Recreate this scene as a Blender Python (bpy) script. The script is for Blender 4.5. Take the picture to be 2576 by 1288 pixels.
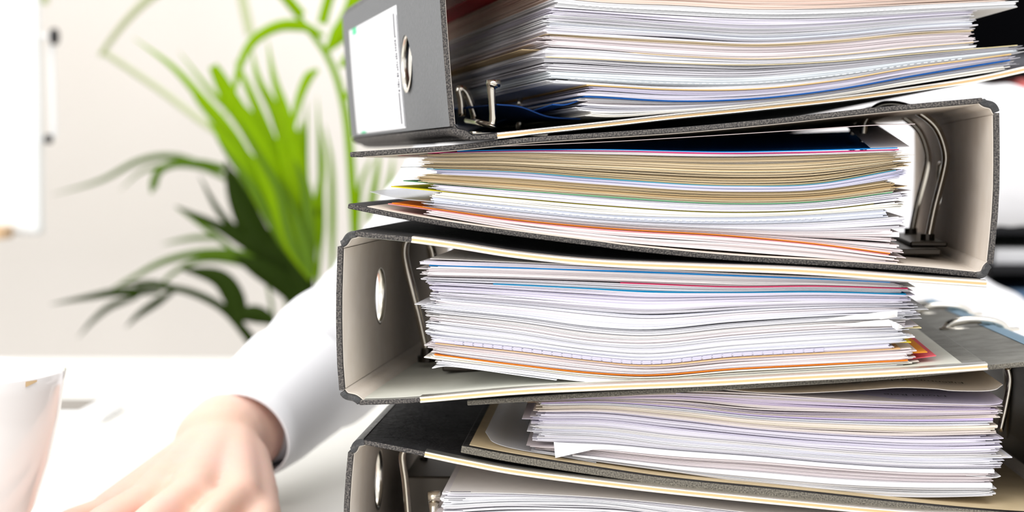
import bpy, bmesh, math, random
import numpy as np
from mathutils import Vector, Matrix
random.seed(7); RNG = np.random.default_rng(11)
for o in list(bpy.data.objects): bpy.data.objects.remove(o)
SC = bpy.context.scene; COL = SC.collection

# ------------------------------------------------------------------ camera
EYE = Vector((0.0, 0.0, 0.208)); F = 4290.0; TH = math.atan((644-410)/F)
cam_d = bpy.data.cameras.new('camera'); cam = bpy.data.objects.new('camera', cam_d); COL.objects.link(cam)
cam.location = EYE; cam.rotation_euler = (math.pi/2-TH, 0, 0)
cam_d.sensor_width = 36; cam_d.lens = F/2576*36; cam_d.clip_start = 0.02
cam_d.dof.use_dof = True; cam_d.dof.focus_distance = 0.765; cam_d.dof.aperture_fstop = 8.2
SC.camera = cam
# ------------------------------------------------------------------ light
W = bpy.data.worlds.new('world'); SC.world = W; W.use_nodes = True
W.node_tree.nodes['Background'].inputs[0].default_value = (0.97, 0.98, 1.0, 1)
W.node_tree.nodes['Background'].inputs[1].default_value = 1.02
SC.view_settings.view_transform = 'Standard'; SC.view_settings.look = 'None'
SC.view_settings.gamma = 1.0; SC.view_settings.use_curve_mapping = False
SC.view_settings.exposure = 0.24
def area(name, loc, target, size, power, colr=(1, 1, 1)):
    l = bpy.data.lights.new(name, 'AREA'); l.shape = 'RECTANGLE'; l.size, l.size_y = size; l.energy = power; l.color = colr
    o = bpy.data.objects.new(name, l); COL.objects.link(o); o.location = loc
    o.rotation_euler = (Vector(target)-Vector(loc)).to_track_quat('-Z', 'Y').to_euler(); return o
area('key_light', (-1.6, -0.9, 1.0), (0.1, 0.9, 0.05), (1.6, 1.4), 30, (1.0, 0.98, 0.96))  # unseen key area lamp, added left behind the camera to light the papers
area('overhead_light', (0.2, -0.3, 1.75), (0.1, 0.9, 0.0), (1.4, 0.8), 12, (1.0, 0.97, 0.93))  # unseen overhead area lamp, added in front for soft light from above
area('back_fill_light', (-0.3, 1.9, 1.9), (-0.2, 2.2, 0.0), (1.8, 0.9), 15, (1.0, 0.985, 0.96))  # unseen fill lamp, added over the back to brighten wall and person

# ------------------------------------------------------------------ helpers
def lin(c):
    return tuple(((x/12.92) if x <= 0.04045 else ((x+0.055)/1.055)**2.4) for x in c)
def hexc(h):
    return lin(tuple(int(h[i:i+2], 16)/255 for i in (0, 2, 4)))
def ray(px, py):
    a = (px-1288)/F; b = (644-py)/F
    return Vector((a, math.cos(TH)+b*math.sin(TH), -math.sin(TH)+b*math.cos(TH)))
def at(px, py, Y):
    d = ray(px, py); return EYE + d*(Y/d.y)
def mat(name, col, rough=0.6, metal=0.0, spec=0.5, noise=None, bump=None, trans=0.0, alpha=1.0, sheen=0.0, sss=0.0, coat=0.0):
    """noise=(colour2, scale, low, high); bump=(strength, scale)"""
    m = bpy.data.materials.new(name); m.use_nodes = True; nt = m.node_tree; b = nt.nodes['Principled BSDF']
    b.inputs['Base Color'].default_value = (*col, 1); b.inputs['Roughness'].default_value = rough
    b.inputs['Metallic'].default_value = metal; b.inputs['Specular IOR Level'].default_value = spec
    b.inputs['Transmission Weight'].default_value = trans; b.inputs['Alpha'].default_value = alpha
    b.inputs['Subsurface Weight'].default_value = sss; b.inputs['Subsurface Scale'].default_value = 0.01
    b.inputs['Coat Weight'].default_value = coat
    tc = nt.nodes.new('ShaderNodeTexCoord')
    if noise:
        n = nt.nodes.new('ShaderNodeTexNoise'); n.inputs['Scale'].default_value = noise[1]; n.inputs['Detail'].default_value = 6
        nt.links.new(tc.outputs['Object'], n.inputs['Vector'])
        r = nt.nodes.new('ShaderNodeValToRGB'); r.color_ramp.elements[0].position = noise[2]; r.color_ramp.elements[1].position = noise[3]
        r.color_ramp.elements[0].color = (*col, 1); r.color_ramp.elements[1].color = (*noise[0], 1)
        nt.links.new(n.outputs['Fac'], r.inputs['Fac']); nt.links.new(r.outputs['Color'], b.inputs['Base Color'])
    if bump:
        n2 = nt.nodes.new('ShaderNodeTexNoise'); n2.inputs['Scale'].default_value = bump[1]; n2.inputs['Detail'].default_value = 4
        nt.links.new(tc.outputs['Object'], n2.inputs['Vector'])
        bp = nt.nodes.new('ShaderNodeBump'); bp.inputs['Strength'].default_value = bump[0]; bp.inputs['Distance'].default_value = 0.001
        nt.links.new(n2.outputs['Fac'], bp.inputs['Height']); nt.links.new(bp.outputs['Normal'], b.inputs['Normal'])
    return m
M = {}
M['black_cover'] = mat('black_cover', (0.016, 0.015, 0.016), 0.62, 0, 0.14, ((0.035, 0.034, 0.034), 60, 0.4, 0.75), (1.0, 260))
M['grey_cover'] = mat('grey_cover', (0.19, 0.185, 0.165), 0.6, 0, 0.2, ((0.27, 0.265, 0.24), 90, 0.35, 0.7), (0.3, 300))
M['spine_grey'] = mat('spine_grey', (0.108, 0.112, 0.118), 0.5, 0, 0.35, ((0.14, 0.144, 0.15), 600, 0.3, 0.7), (0.15, 700))
M['worn_edge'] = mat('worn_edge', (0.045, 0.042, 0.042), 0.8, 0, 0.2, ((0.25, 0.225, 0.20), 1300, 0.42, 0.82), (0.8, 900))
M['worn_edge_olive'] = mat('worn_edge_olive', (0.075, 0.068, 0.058), 0.8, 0, 0.3, ((0.29, 0.265, 0.215), 1500, 0.35, 0.8), (0.8, 900))
M['hinge'] = mat('hinge_leather', (0.03, 0.03, 0.031), 0.45, 0, 0.5, ((0.16, 0.15, 0.14), 260, 0.52, 0.8), (1.0, 300))
M['lining'] = mat('pale_lining', (0.74, 0.66, 0.57), 0.8, 0, 0.1, ((0.79, 0.72, 0.64), 70, 0.3, 0.7))
M['lining_green'] = mat('grey_green_lining', (0.66, 0.66, 0.58), 0.8, 0, 0.1, ((0.71, 0.71, 0.64), 60, 0.3, 0.7))
M['lining_tan'] = mat('tan_lining', (0.58, 0.46, 0.28), 0.8, 0, 0.1, ((0.66, 0.53, 0.34), 60, 0.3, 0.7))
M['rail'] = mat('polished_rail', (0.96, 0.93, 0.86), 0.32, 1.0)
M['rail_groove'] = mat('orange_groove', (0.85, 0.58, 0.30), 0.35, 0.8)  # warm orange tone for the groove between the two beads
M['chrome'] = mat('chrome', (0.72, 0.66, 0.56), 0.16, 1.0)
M['nickel'] = mat('nickel', (0.80, 0.76, 0.68), 0.2, 1.0)
M['dark_metal'] = mat('dark_metal', (0.08, 0.07, 0.06), 0.35, 1.0)
M['label_paper'] = mat('label_paper', (0.88, 0.88, 0.90), 0.5)
M['ink'] = mat('dark_ink', (0.05, 0.05, 0.07), 0.6)
M['green_ink'] = mat('green_ink', (0.08, 0.62, 0.30), 0.6)
M['desk'] = mat('white_desk', (0.77, 0.755, 0.715), 0.5, 0, 0.15)
M['wall'] = mat('cream_wall', (0.90, 0.85, 0.79), 0.9, 0, 0.2, ((0.92, 0.87, 0.815), 3, 0.3, 0.7))
M['floor'] = mat('floor_carpet', (0.45, 0.43, 0.40), 0.9, 0, 0.2, ((0.5, 0.48, 0.45), 60, 0.3, 0.7))
M['white_plastic'] = mat('white_plastic', (0.88, 0.88, 0.88), 0.35)
M['board'] = mat('white_board', (0.93, 0.94, 0.93), 0.3)
M['porcelain'] = mat('porcelain', (0.90, 0.86, 0.84), 0.15, 0, 0.5, coat=0.4)
M['coffee'] = mat('coffee', (0.72, 0.52, 0.30), 0.4)
M['screen'] = mat('phone_screen', (0.16, 0.14, 0.12), 0.15)
M['black_plastic'] = mat('black_plastic', (0.008, 0.008, 0.010), 0.4, 0, 0.25)
M['black_unit'] = mat('black_unit', (0.003, 0.003, 0.004), 0.9, 0, 0.05)
M['board_grey'] = mat('shelf_grey', (0.10, 0.10, 0.115), 0.5)
M['brown_grey'] = mat('brown_grey_panel', (0.15, 0.13, 0.12), 0.6)
M['red'] = mat('red_card', (0.72, 0.15, 0.14), 0.5)
M['blue_paper'] = mat('pale_blue_paper', (0.10, 0.20, 0.36), 0.5)
M['white_paper'] = mat('white_paper_plain', (0.85, 0.85, 0.87), 0.6)
M['wood'] = mat('wood_tray', (0.60, 0.38, 0.20), 0.5, noise=((0.7, 0.48, 0.28), 20, 0.3, 0.7))
M['shirt'] = mat('white_shirt', (0.90, 0.90, 0.92), 0.8, 0, 0.2, bump=(0.25, 90))
M['skin'] = mat('skin', (0.87, 0.58, 0.45), 0.5, 0, 0.3, ((0.90, 0.57, 0.48), 30, 0.35, 0.7), (0.15, 160), sss=0.25)
M['hair'] = mat('brown_hair', (0.06, 0.035, 0.02), 0.5, bump=(0.8, 200))
M['trousers'] = mat('dark_trousers', (0.03, 0.03, 0.04), 0.8)
M['eye'] = mat('eye_white', (0.8, 0.8, 0.8), 0.2)
M['pot'] = mat('grey_pot', (0.5, 0.5, 0.5), 0.5)
M['soil'] = mat('soil', (0.05, 0.03, 0.02), 0.95)
def leafmat(name, c, tr):
    m = bpy.data.materials.new(name); m.use_nodes = True; nt = m.node_tree; b = nt.nodes['Principled BSDF']
    b.inputs['Base Color'].default_value = (*c, 1); b.inputs['Roughness'].default_value = 0.6; b.inputs['Specular IOR Level'].default_value = 0.12
    t = nt.nodes.new('ShaderNodeBsdfTranslucent'); t.inputs[0].default_value = (*tr, 1)
    mx = nt.nodes.new('ShaderNodeMixShader'); mx.inputs[0].default_value = 0.5
    out = nt.nodes['Material Output']; nt.links.new(b.outputs[0], mx.inputs[1]); nt.links.new(t.outputs[0], mx.inputs[2]); nt.links.new(mx.outputs[0], out.inputs[0])
    return m
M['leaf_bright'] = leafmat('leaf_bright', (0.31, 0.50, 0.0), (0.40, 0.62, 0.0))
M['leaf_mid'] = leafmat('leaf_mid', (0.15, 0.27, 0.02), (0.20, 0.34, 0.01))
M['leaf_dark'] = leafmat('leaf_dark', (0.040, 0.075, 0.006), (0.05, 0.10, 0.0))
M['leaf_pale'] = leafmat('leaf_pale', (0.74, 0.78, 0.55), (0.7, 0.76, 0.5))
# paper: intrinsic tint per sheet from a colour attribute
def papermat():
    m = bpy.data.materials.new('paper'); m.use_nodes = True; nt = m.node_tree; b = nt.nodes['Principled BSDF']
    a = nt.nodes.new('ShaderNodeAttribute'); a.attribute_name = 'tint'
    nt.links.new(a.outputs['Color'], b.inputs['Base Color']); b.inputs['Roughness'].default_value = 0.7
    b.inputs['Specular IOR Level'].default_value = 0.2
    t = nt.nodes.new('ShaderNodeBsdfTranslucent'); nt.links.new(a.outputs['Color'], t.inputs[0])
    mx = nt.nodes.new('ShaderNodeMixShader'); mx.inputs[0].default_value = 0.12
    out = nt.nodes['Material Output']; nt.links.new(b.outputs[0], mx.inputs[1]); nt.links.new(t.outputs[0], mx.inputs[2]); nt.links.new(mx.outputs[0], out.inputs[0])
    return m
M['paper'] = papermat()
def plasticmat():
    m = bpy.data.materials.new('clear_sleeve'); m.use_nodes = True; nt = m.node_tree; b = nt.nodes['Principled BSDF']
    b.inputs['Base Color'].default_value = (0.80, 0.82, 0.88, 1); b.inputs['Roughness'].default_value = 0.25
    t = nt.nodes.new('ShaderNodeBsdfTransparent'); t.inputs[0].default_value = (0.95, 0.96, 0.98, 1)
    mx = nt.nodes.new('ShaderNodeMixShader'); mx.inputs[0].default_value = 0.55
    out = nt.nodes['Material Output']; nt.links.new(b.outputs[0], mx.inputs[1]); nt.links.new(t.outputs[0], mx.inputs[2]); nt.links.new(mx.outputs[0], out.inputs[0])
    return m
M['sleeve'] = plasticmat()

def link(name, verts, faces, mats, parent=None, fmat=None, smooth=False, tint=None):
    me = bpy.data.meshes.new(name); me.from_pydata([tuple(v) for v in verts], [], [tuple(int(i) for i in f) for f in faces])
    if not isinstance(mats, (list, tuple)): mats = [mats]
    for m in mats: me.materials.append(m)
    if fmat is not None: me.polygons.foreach_set('material_index', np.array(fmat, dtype=np.int32))
    if smooth: me.polygons.foreach_set('use_smooth', np.ones(len(me.polygons), dtype=bool))
    if tint is not None:
        at_ = me.color_attributes.new('tint', 'FLOAT_COLOR', 'POINT')
        arr = np.ones((len(verts), 4), dtype=np.float32); arr[:, :3] = np.array(tint, dtype=np.float32).reshape(-1, 3)
        at_.data.foreach_set('color', arr.ravel())
    me.update()
    o = bpy.data.objects.new(name, me); COL.objects.link(o)
    if parent: o.parent = parent
    return o
def tag(o, label=None, cat=None, group=None, kind=None):
    if label: o['label'] = label
    if cat: o['category'] = cat
    if group: o['group'] = group
    if kind: o['kind'] = kind
    return o
def empty(name, loc=(0, 0, 0), rz=0, label=None, cat=None, group=None):
    o = bpy.data.objects.new(name, None); COL.objects.link(o); o.location = loc; o.rotation_euler = (0, 0, rz)
    o.empty_display_size = 0.02
    return tag(o, label, cat, group)
class MB:
    def __init__(s): s.v = []; s.f = []; s.m = []
    def add(s, vs, fs, m=0):
        n = len(s.v); s.v += [tuple(v) for v in vs]; s.f += [tuple(i+n for i in f) for f in fs]; s.m += [m]*len(fs)
    def box(s, a, b, m=0):
        x0, y0, z0 = a; x1, y1, z1 = b
        s.add([(x0,y0,z0),(x1,y0,z0),(x1,y1,z0),(x0,y1,z0),(x0,y0,z1),(x1,y0,z1),(x1,y1,z1),(x0,y1,z1)],
              [(0,3,2,1),(4,5,6,7),(0,1,5,4),(1,2,6,5),(2,3,7,6),(3,0,4,7)], m)
    def tube(s, pts, r, seg=12, m=0, cap=True):
        pts = [Vector(p) for p in pts]; n = len(pts); rs = r if isinstance(r, (list, tuple)) else [r]*n
        vs = []; fs = []; up = None
        for i, p in enumerate(pts):
            t = (pts[min(i+1, n-1)]-pts[max(i-1, 0)]).normalized()
            if up is None: up = t.orthogonal().normalized()
            up = (up - t*up.dot(t)).normalized(); w = t.cross(up)
            for k in range(seg):
                a = 2*math.pi*k/seg; vs.append(p+(up*math.cos(a)+w*math.sin(a))*rs[i])
        for i in range(n-1):
            for k in range(seg):
                a = i*seg+k; b = i*seg+(k+1) % seg; fs.append((a, b, b+seg, a+seg))
        if cap: fs.append(tuple(range(seg))[::-1]); fs.append(tuple((n-1)*seg+k for k in range(seg)))
        s.add(vs, fs, m)
    def lathe(s, prof, seg=48, c=(0, 0, 0), m=0, close=False):
        vs = []; fs = []; n = len(prof)
        for (r, z) in prof:
            for k in range(seg):
                a = 2*math.pi*k/seg; vs.append((c[0]+r*math.cos(a), c[1]+r*math.sin(a), c[2]+z))
        rng = n if close else n-1
        for i in range(rng):
            j = (i+1) % n
            for k in range(seg): fs.append((i*seg+k, i*seg+(k+1) % seg, j*seg+(k+1) % seg, j*seg+k))
        s.add(vs, fs, m)
    def build(s, name, mats, parent=None, smooth=False, bevel=0):
        o = link(name, s.v, s.f, mats, parent, s.m, smooth)
        if bevel: addbevel(o, bevel)
        return o
def addbevel(o, w, seg=2):
    b = o.modifiers.new('bevel', 'BEVEL'); b.width = w; b.segments = seg; b.limit_method = 'ANGLE'; b.angle_limit = math.radians(40)
def catmull(P, n=8):
    P = [np.array(p, float) for p in P]; out = []
    for i in range(len(P)-1):
        p0 = P[i-1] if i > 0 else 2*P[0]-P[1]; p1 = P[i]; p2 = P[i+1]; p3 = P[i+2] if i+2 < len(P) else 2*P[-1]-P[-2]
        for k in range(n):
            t = k/n; out.append(0.5*((2*p1)+(-p0+p2)*t+(2*p0-5*p1+4*p2-p3)*t*t+(-p0+3*p1-3*p2+p3)*t**3))
    out.append(P[-1]); return out
def pchip(x, y, xq):
    """monotone cubic with linear extrapolation"""
    x = np.array(x, float); y = np.array(y, float); h = np.diff(x); d = np.diff(y)/h; n = len(x); m = np.zeros(n)
    for i in range(1, n-1):
        m[i] = (d[i-1]*h[i]+d[i]*h[i-1])/(h[i]+h[i-1])
    m[0] = d[0]; m[-1] = d[-1]
    xq = np.asarray(xq, float); i = np.clip(np.searchsorted(x, xq)-1, 0, n-2); t = (xq-x[i])/h[i]
    r = (2*t**3-3*t**2+1)*y[i]+(t**3-2*t**2+t)*h[i]*m[i]+(-2*t**3+3*t**2)*y[i+1]+(t**3-t**2)*h[i]*m[i+1]
    r = np.where(xq < x[0], y[0]+m[0]*(xq-x[0]), r); return np.where(xq > x[-1], y[-1]+m[-1]*(xq-x[-1]), r)

# ------------------------------------------------------------------ the setting
FZ = -0.74
b = MB(); b.box((-3.2, 3.0, FZ), (3.2, 3.1, 2.2)); tag(b.build('wall_back', M['wall']), kind='structure')
b = MB(); b.box((-3.2, -2.0, FZ-0.05), (3.2, 3.1, FZ)); tag(b.build('floor', M['floor']), kind='structure')
b = MB(); b.box((-3.2, 2.985, FZ), (3.2, 3.0, FZ+0.08)); tag(b.build('baseboard_back', M['white_plastic']), kind='structure')
desk = empty('desk', (0, 1.1, FZ), 0, 'large white office desk that carries the tower of ring binders', 'desk')
b = MB(); b.box((-1.3, -0.72, 0.74-0.03), (1.0, 0.72, 0.74)); b.build('desk_top', M['desk'], desk, bevel=0.003)
for x in (-1.22, 0.92):
    for y in (-0.64, 0.64):
        b = MB(); b.box((x-0.03, y-0.03, 0), (x+0.03, y+0.03, 0.709)); b.build('leg', M['white_plastic'], desk, bevel=0.003)

# ------------------------------------------------------------------ binders
class Binder:
    """local frame: u along the visible front edge, v into depth, z up (from desk)"""
    def __init__(s, x0, y0, k, label, n, z0=0.0):
        # plane: y = y0 + k*(x-x0)
        s.a = math.atan(k); s.O = Vector((x0, y0, 0)); s.U = Vector((math.cos(s.a), math.sin(s.a), 0)); s.V = Vector((-math.sin(s.a), math.cos(s.a), 0))
        s.z0 = z0
        s.root = empty('ring_binder', (x0, y0, z0), s.a, label, 'binder', 'lever arch binders piled on the desk')
    def uz(s, px, py, v=0.0):
        d = ray(px, py); P0 = s.O+s.V*v
        t = (P0-EYE).dot(s.V)/d.dot(s.V); P = EYE+d*t
        return ((P-s.O).dot(s.U), P.z-s.z0)
    def path(s, pts, v=0.0, n=8):
        return catmull([s.uz(px, py, v) for px, py in pts], n)
def slab_mesh(path, t, v0, v1, side=0.0, nv=2, m=(0, 0, 1)):
    """extrude path (u,z) with thickness t; side shifts along normal; faces: m[0]=left normal side, m[1]=right, m[2]=edges"""
    P = np.array(path); T = np.gradient(P, axis=0); T /= np.linalg.norm(T, axis=1)[:, None]+1e-12
    N = np.stack([-T[:, 1], T[:, 0]], 1)
    A = P+N*(side+t/2); B = P+N*(side-t/2); n = len(P); mb = MB(); vs = []
    vv = np.linspace(v0, v1, nv)
    for v in vv:
        for i in range(n): vs.append((A[i, 0], v, A[i, 1]))
        for i in range(n): vs.append((B[i, 0], v, B[i, 1]))
    R = 2*n
    fa = []; fb = []; fe = []
    for j in range(nv-1):
        for i in range(n-1):
            fa.append((j*R+i, j*R+i+1, (j+1)*R+i+1, (j+1)*R+i)); fb.append((j*R+n+i, (j+1)*R+n+i, (j+1)*R+n+i+1, j*R+n+i+1))
        fe.append((j*R, (j+1)*R, (j+1)*R+n, j*R+n)); fe.append((j*R+n-1, j*R+2*n-1, (j+1)*R+2*n-1, (j+1)*R+n-1))
    for i in range(n-1):
        fe.append((i, n+i, n+i+1, i+1)); q = (nv-1)*R; fe.append((q+i, q+i+1, q+n+i+1, q+n+i))
    nb = len(mb.v); mb.v += vs; mb.f += fa+fb+fe; mb.m += [m[0]]*len(fa)+[m[1]]*len(fb)+[m[2]]*len(fe)
    return mb
def cover(B, pts, outer, edge, inner, up, L, rail=None, lining=None, lin_in=(0.004, 0.012), t=0.0023, railrange=None, lin_full=0.0, inmat=None):
    """up=True: outer face is the upper face"""
    path = B.path(pts); mm = (0, 0, 1)
    mm = ((0, 2, 1) if up else (2, 0, 1)); ob = slab_mesh(path, t, 0, L, 0, 2, mm).build('cover', [outer, edge, inmat or outer], B.root); addbevel(ob, 0.0005)
    if lining is not None:
        P = np.array(path); s = np.concatenate([[0], np.cumsum(np.linalg.norm(np.diff(P, axis=0), axis=1))])
        a, c = lin_in
        keep = (s >= lin_full) & (s <= s[-1]-c); Q = P[keep]
        side = (-(t/2+0.0002) if up else (t/2+0.0002))
        slab_mesh(Q, 0.0003, a, L-a, side, 2, (0, 0, 0)).build('lining', [lining], ob)
    if rail is not None:
        u0, u1 = railrange; P = np.array(path); Q = P[(P[:, 0] >= u0) & (P[:, 0] <= u1)]
        T = np.gradient(Q, axis=0); T /= np.linalg.norm(T, axis=1)[:, None]; N = np.stack([-T[:, 1], T[:, 0]], 1)
        h = t/2+0.00035; prof = []
        prof.append((0.006, h)); prof.append((0.0, h))
        for c0 in (h*0.60, -h*0.62):
            for k in range(7):
                an = math.pi/2-math.pi*k/6; prof.append((-0.0008*math.cos(an)-0.0001, c0+h*0.36*math.sin(an)))
        prof.append((0.0, -h)); prof.append((0.006, -h)); prof.append((0.006, -h+0.0002)); prof.append((0.0008, -h+0.0002)); prof.append((0.0008, h-0.0002)); prof.append((0.006, h-0.0002))
        vs = []; fs = []; k = len(prof)
        for i in range(len(Q)):
            for (dv, dn) in prof:
                p = Q[i]+N[i]*dn; vs.append((p[0], dv, p[1]))
        for i in range(len(Q)-1):
            for j in range(k): fs.append((i*k+j, (i+1)*k+j, (i+1)*k+(j+1) % k, i*k+(j+1) % k))
        fs.append(tuple(range(k))); fs.append(tuple((len(Q)-1)*k+j for j in range(k))[::-1])
        fm = []
        for i in range(len(Q)-1):
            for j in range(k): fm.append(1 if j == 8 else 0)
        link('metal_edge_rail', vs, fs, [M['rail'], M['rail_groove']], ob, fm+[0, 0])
    return ob
def spine(B, pts, outer, edge, lining, L, hole, inner_sign, t=0.0024, rv=0.0135, ringmat=None):
    """hole=(v,s_z) centre; inner_sign +1 inner face on +u"""
    P = np.array(B.path(pts)); order = np.argsort(P[:, 1]); P = P[order]
    def pos(v, z, off):
        u = np.interp(z, P[:, 1], P[:, 0]); return (u+off, v, z)
    zlo, zhi = P[0, 1], P[-1, 1]; hv, hz = hole; q = rv+0.007
    def sheet(mb, offs, v0, v1, za, zb, inset, m):
        quads = []
        zs = [za]+[z for z in np.linspace(za, zb, 7)[1:-1]]+[zb]
        def rect(a, b_, c, d):
            zz = sorted(set([c, d]+[z for z in zs if c < z < d]))
            for i in range(len(zz)-1): quads.append([(a, zz[i]), (b_, zz[i]), (b_, zz[i+1]), (a, zz[i+1])])
        rect(v0, hv-q, za, zb); rect(hv+q, v1, za, zb); rect(hv-q, hv+q, za, hz-q); rect(hv-q, hv+q, hz+q, zb)
        K = 32; C = []; S = []
        for k in range(K):
            a = 2*math.pi*k/K; c, s_ = math.cos(a), math.sin(a); C.append((hv+rv*c, hz+rv*s_)); mx = max(abs(c), abs(s_)); S.append((hv+q*c/mx, hz+q*s_/mx))
        for k in range(K): quads.append([C[k], S[k], S[(k+1) % K], C[(k+1) % K]])
        for off in offs:
            for qd in quads: mb.add([pos(v, z, off) for v, z in qd], [(0, 1, 2, 3)], m)
        o0, o1 = offs
        for k in range(K):
            a, c = C[k], C[(k+1) % K]; mb.add([pos(*a, o0), pos(*c, o0), pos(*c, o1), pos(*a, o1)], [(0, 1, 2, 3)], m)
        for i in range(len(zs)-1):
            for v in (v0, v1):
                mb.add([pos(v, zs[i], o0), pos(v, zs[i+1], o0), pos(v, zs[i+1], o1), pos(v, zs[i], o1)], [(0, 1, 2, 3)], m+1 if m == 0 else m)
        for z in (za, zb): mb.add([pos(v0, z, o0), pos(v1, z, o0), pos(v1, z, o1), pos(v0, z, o1)], [(0, 1, 2, 3)], m)
    mb = MB(); sheet(mb, (-t/2, t/2), 0, L, zlo, zhi, 0, 0); o = mb.build('spine', [outer, edge], B.root)
    mb = MB(); a = inner_sign*(t/2+0.0001); c = inner_sign*(t/2+0.0005); sheet(mb, (a, c), 0.0015, L-0.0015, zlo+0.001, zhi-0.001, 0, 2)
    mb.m = [0]*len(mb.m); mb.build('lining', [lining], o)
    # finger ring
    mb = MB(); vs = []; fs = []; uc = np.interp(hz, P[:, 1], P[:, 0])
    prof = [(rv-0.0006, -t/2-0.0001), (rv-0.0002, -t/2-0.0004), (rv+0.0014, -t/2-0.0003), (rv+0.0018, -t/2), (rv-0.0002, -t/2), (rv-0.0002, t/2+0.0005), (rv+0.0012, t/2+0.0005), (rv+0.0010, t/2+0.0007), (rv-0.0002, t/2+0.0008), (rv-0.0006, t/2+0.0006)]
    K = 48
    for (r, du) in prof:
        for k in range(K):
            an = 2*math.pi*k/K; vs.append((uc+du, hv+r*math.cos(an), hz+r*math.sin(an)))
    n = len(prof)
    for i in range(n):
        for k in range(K): fs.append((i*K+k, i*K+(k+1) % K, ((i+1) % n)*K+(k+1) % K, ((i+1) % n)*K+k))
    link('finger_ring', vs, fs, ringmat or M['nickel'], o, smooth=True)
    return o
def hinge(B, pts, L, t=0.0030, mt=None, flip=False, lin=None):
    P = B.path(pts, n=6); P = np.array(P)
    # crimped fold: a little dent in the middle
    s = np.linspace(0, 1, len(P)); T = P[-1]-P[0]; N = np.array([-T[1], T[0]])/np.linalg.norm(T)
    P = P+N[None, :]*(-0.0006*np.sin(s*math.pi*2))[:, None]
    o = slab_mesh(P, t, 0.0, L, 0, 2, (0, 0, 0)).build('hinge', [mt or M['hinge']], B.root); addbevel(o, 0.0009, 3)
    side = (t/2+0.0003)*(1 if flip else -1); T = P[-1]-P[0]; e = T/np.linalg.norm(T)*0.0015; Q = P.copy(); Q[0] -= e; Q[-1] += e
    slab_mesh(Q, 0.0004, 0.0012, L-0.001, side, 2, (0, 0, 0)).build('lining', [lin or M['lining']], o); return o
def arch(B, pts, vs, r=0.0018, m=None, plane_v=0.12):
    for v in vs:
        P = catmull([B.uz(px, py, plane_v) for px, py in pts], 6)
        mb = MB(); mb.tube([(p[0], v, p[1]) for p in P], r, 12); mb.build('ring_arch', m or M['chrome'], B.root, smooth=True)

L0 = 0.318
B1 = Binder(-0.0262, 0.760, 0.235, 'topmost ring binder with grey spine, white label and pages showing at their side', 1, 0.0)
B2 = Binder(0.2056, 0.740, -0.127, 'second ring binder from the top, spine to the right, full of yellowed paper', 2)
B3 = Binder(-0.0735, 0.753, -0.112, 'middle ring binder, pale inside, spine to the left, steel rails along its edges', 3)
B4 = Binder(-0.0226, 0.757, -0.060, 'fourth ring binder from the top, grey cover with two metal arches poking out at right', 4)
B5 = Binder(-0.0730, 0.755, -0.060, 'lowest ring binder with black grained top cover, resting on the desk', 5)

# --- binder 1 (top)
c = [(1182, 346), (1235, 343), (1400, 326), (1550, 310), (1700, 293), (1900, 273), (2162, 244), (2425, 206), (2576, 175), (2602, 169)]
r0 = B1.uz(1238, 343)[0]
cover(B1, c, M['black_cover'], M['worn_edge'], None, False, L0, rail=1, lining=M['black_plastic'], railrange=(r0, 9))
cover(B1, [(1140, -134), (1500, -138), (2000, -160), (2600, -200)], M['black_cover'], M['worn_edge'], None, True, L0, lining=M['lining'])
s1 = spine(B1, [(1107, -112), (1113, 0), (1122, 130), (1131, 240), (1138, 318)], M['spine_grey'], M['worn_edge'], M['lining'], L0, (0.096, 0.208+0.0500), +1, t=0.0024)
hinge(B1, [(1139, 320), (1158, 334), (1182, 347)], L0, mt=M['worn_edge'], flip=True, lin=M['black_plastic']); hinge(B1, [(1107, -114), (1120, -126), (1140, -134)], L0)
us = -0.0035
def on_spine1(v, z, off):
    P = np.array(B1.path([(1107, -112), (1113, 0), (1122, 130), (1131, 240), (1138, 318)])); P = P[np.argsort(P[:, 1])]
    return (np.interp(z, P[:, 1], P[:, 0])-0.0012-off, v, z)
def spine_patch(mb, v0, v1, z0, z1, off, m=0, n=8):
    zs = np.linspace(z0, z1, n+1)
    for i in range(n):
        q = [on_spine1(v0, zs[i], off), on_spine1(v1, zs[i], off), on_spine1(v1, zs[i+1], off), on_spine1(v0, zs[i+1], off)]
        w = [on_spine1(v0, zs[i], 0), on_spine1(v1, zs[i], 0), on_spine1(v1, zs[i+1], 0), on_spine1(v0, zs[i+1], 0)]
        mb.add(q+w, [(0, 1, 2, 3), (0, 4, 5, 1), (2, 6, 7, 3), (1, 5, 6, 2), (3, 7, 4, 0)], m)
H = 0.208
mb = MB(); spine_patch(mb, 0.1145, 0.288, H+0.0178, H+0.0800, 0.00025); lab = mb.build('spine_label', M['label_paper'], s1); lab['label'] = 'white paper label with green corner marks'
mb = MB(); spine_patch(mb, 0.1225, 0.1255, H+0.0650, H+0.0765, 0.0004, n=2); spine_patch(mb, 0.1225, 0.1255, H+0.0200, H+0.036, 0.0004, n=2)
zz = H+0.0365
while zz < H+0.0645:
    hh = random.choice([0.0006, 0.0011, 0.0008]); v_ = random.choice([0.1205, 0.1215]); spine_patch(mb, v_, v_+random.choice([0.003, 0.0045, 0.0055]), zz, zz+hh, 0.0004, n=1); zz += hh+random.choice([0.0004, 0.0005, 0.0011])
spine_patch(mb, 0.1147, 0.1157, H+0.0185, H+0.0750, 0.0004, n=4)
mb.build('printed_line', M['ink'], lab)
mb = MB(); spine_patch(mb, 0.258, 0.276, H+0.0760, H+0.0800, 0.0004, n=2); spine_patch(mb, 0.252, 0.272, H+0.0178, H+0.0190, 0.0004, n=2); mb.build('green_mark', M['green_ink'], lab)
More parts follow.
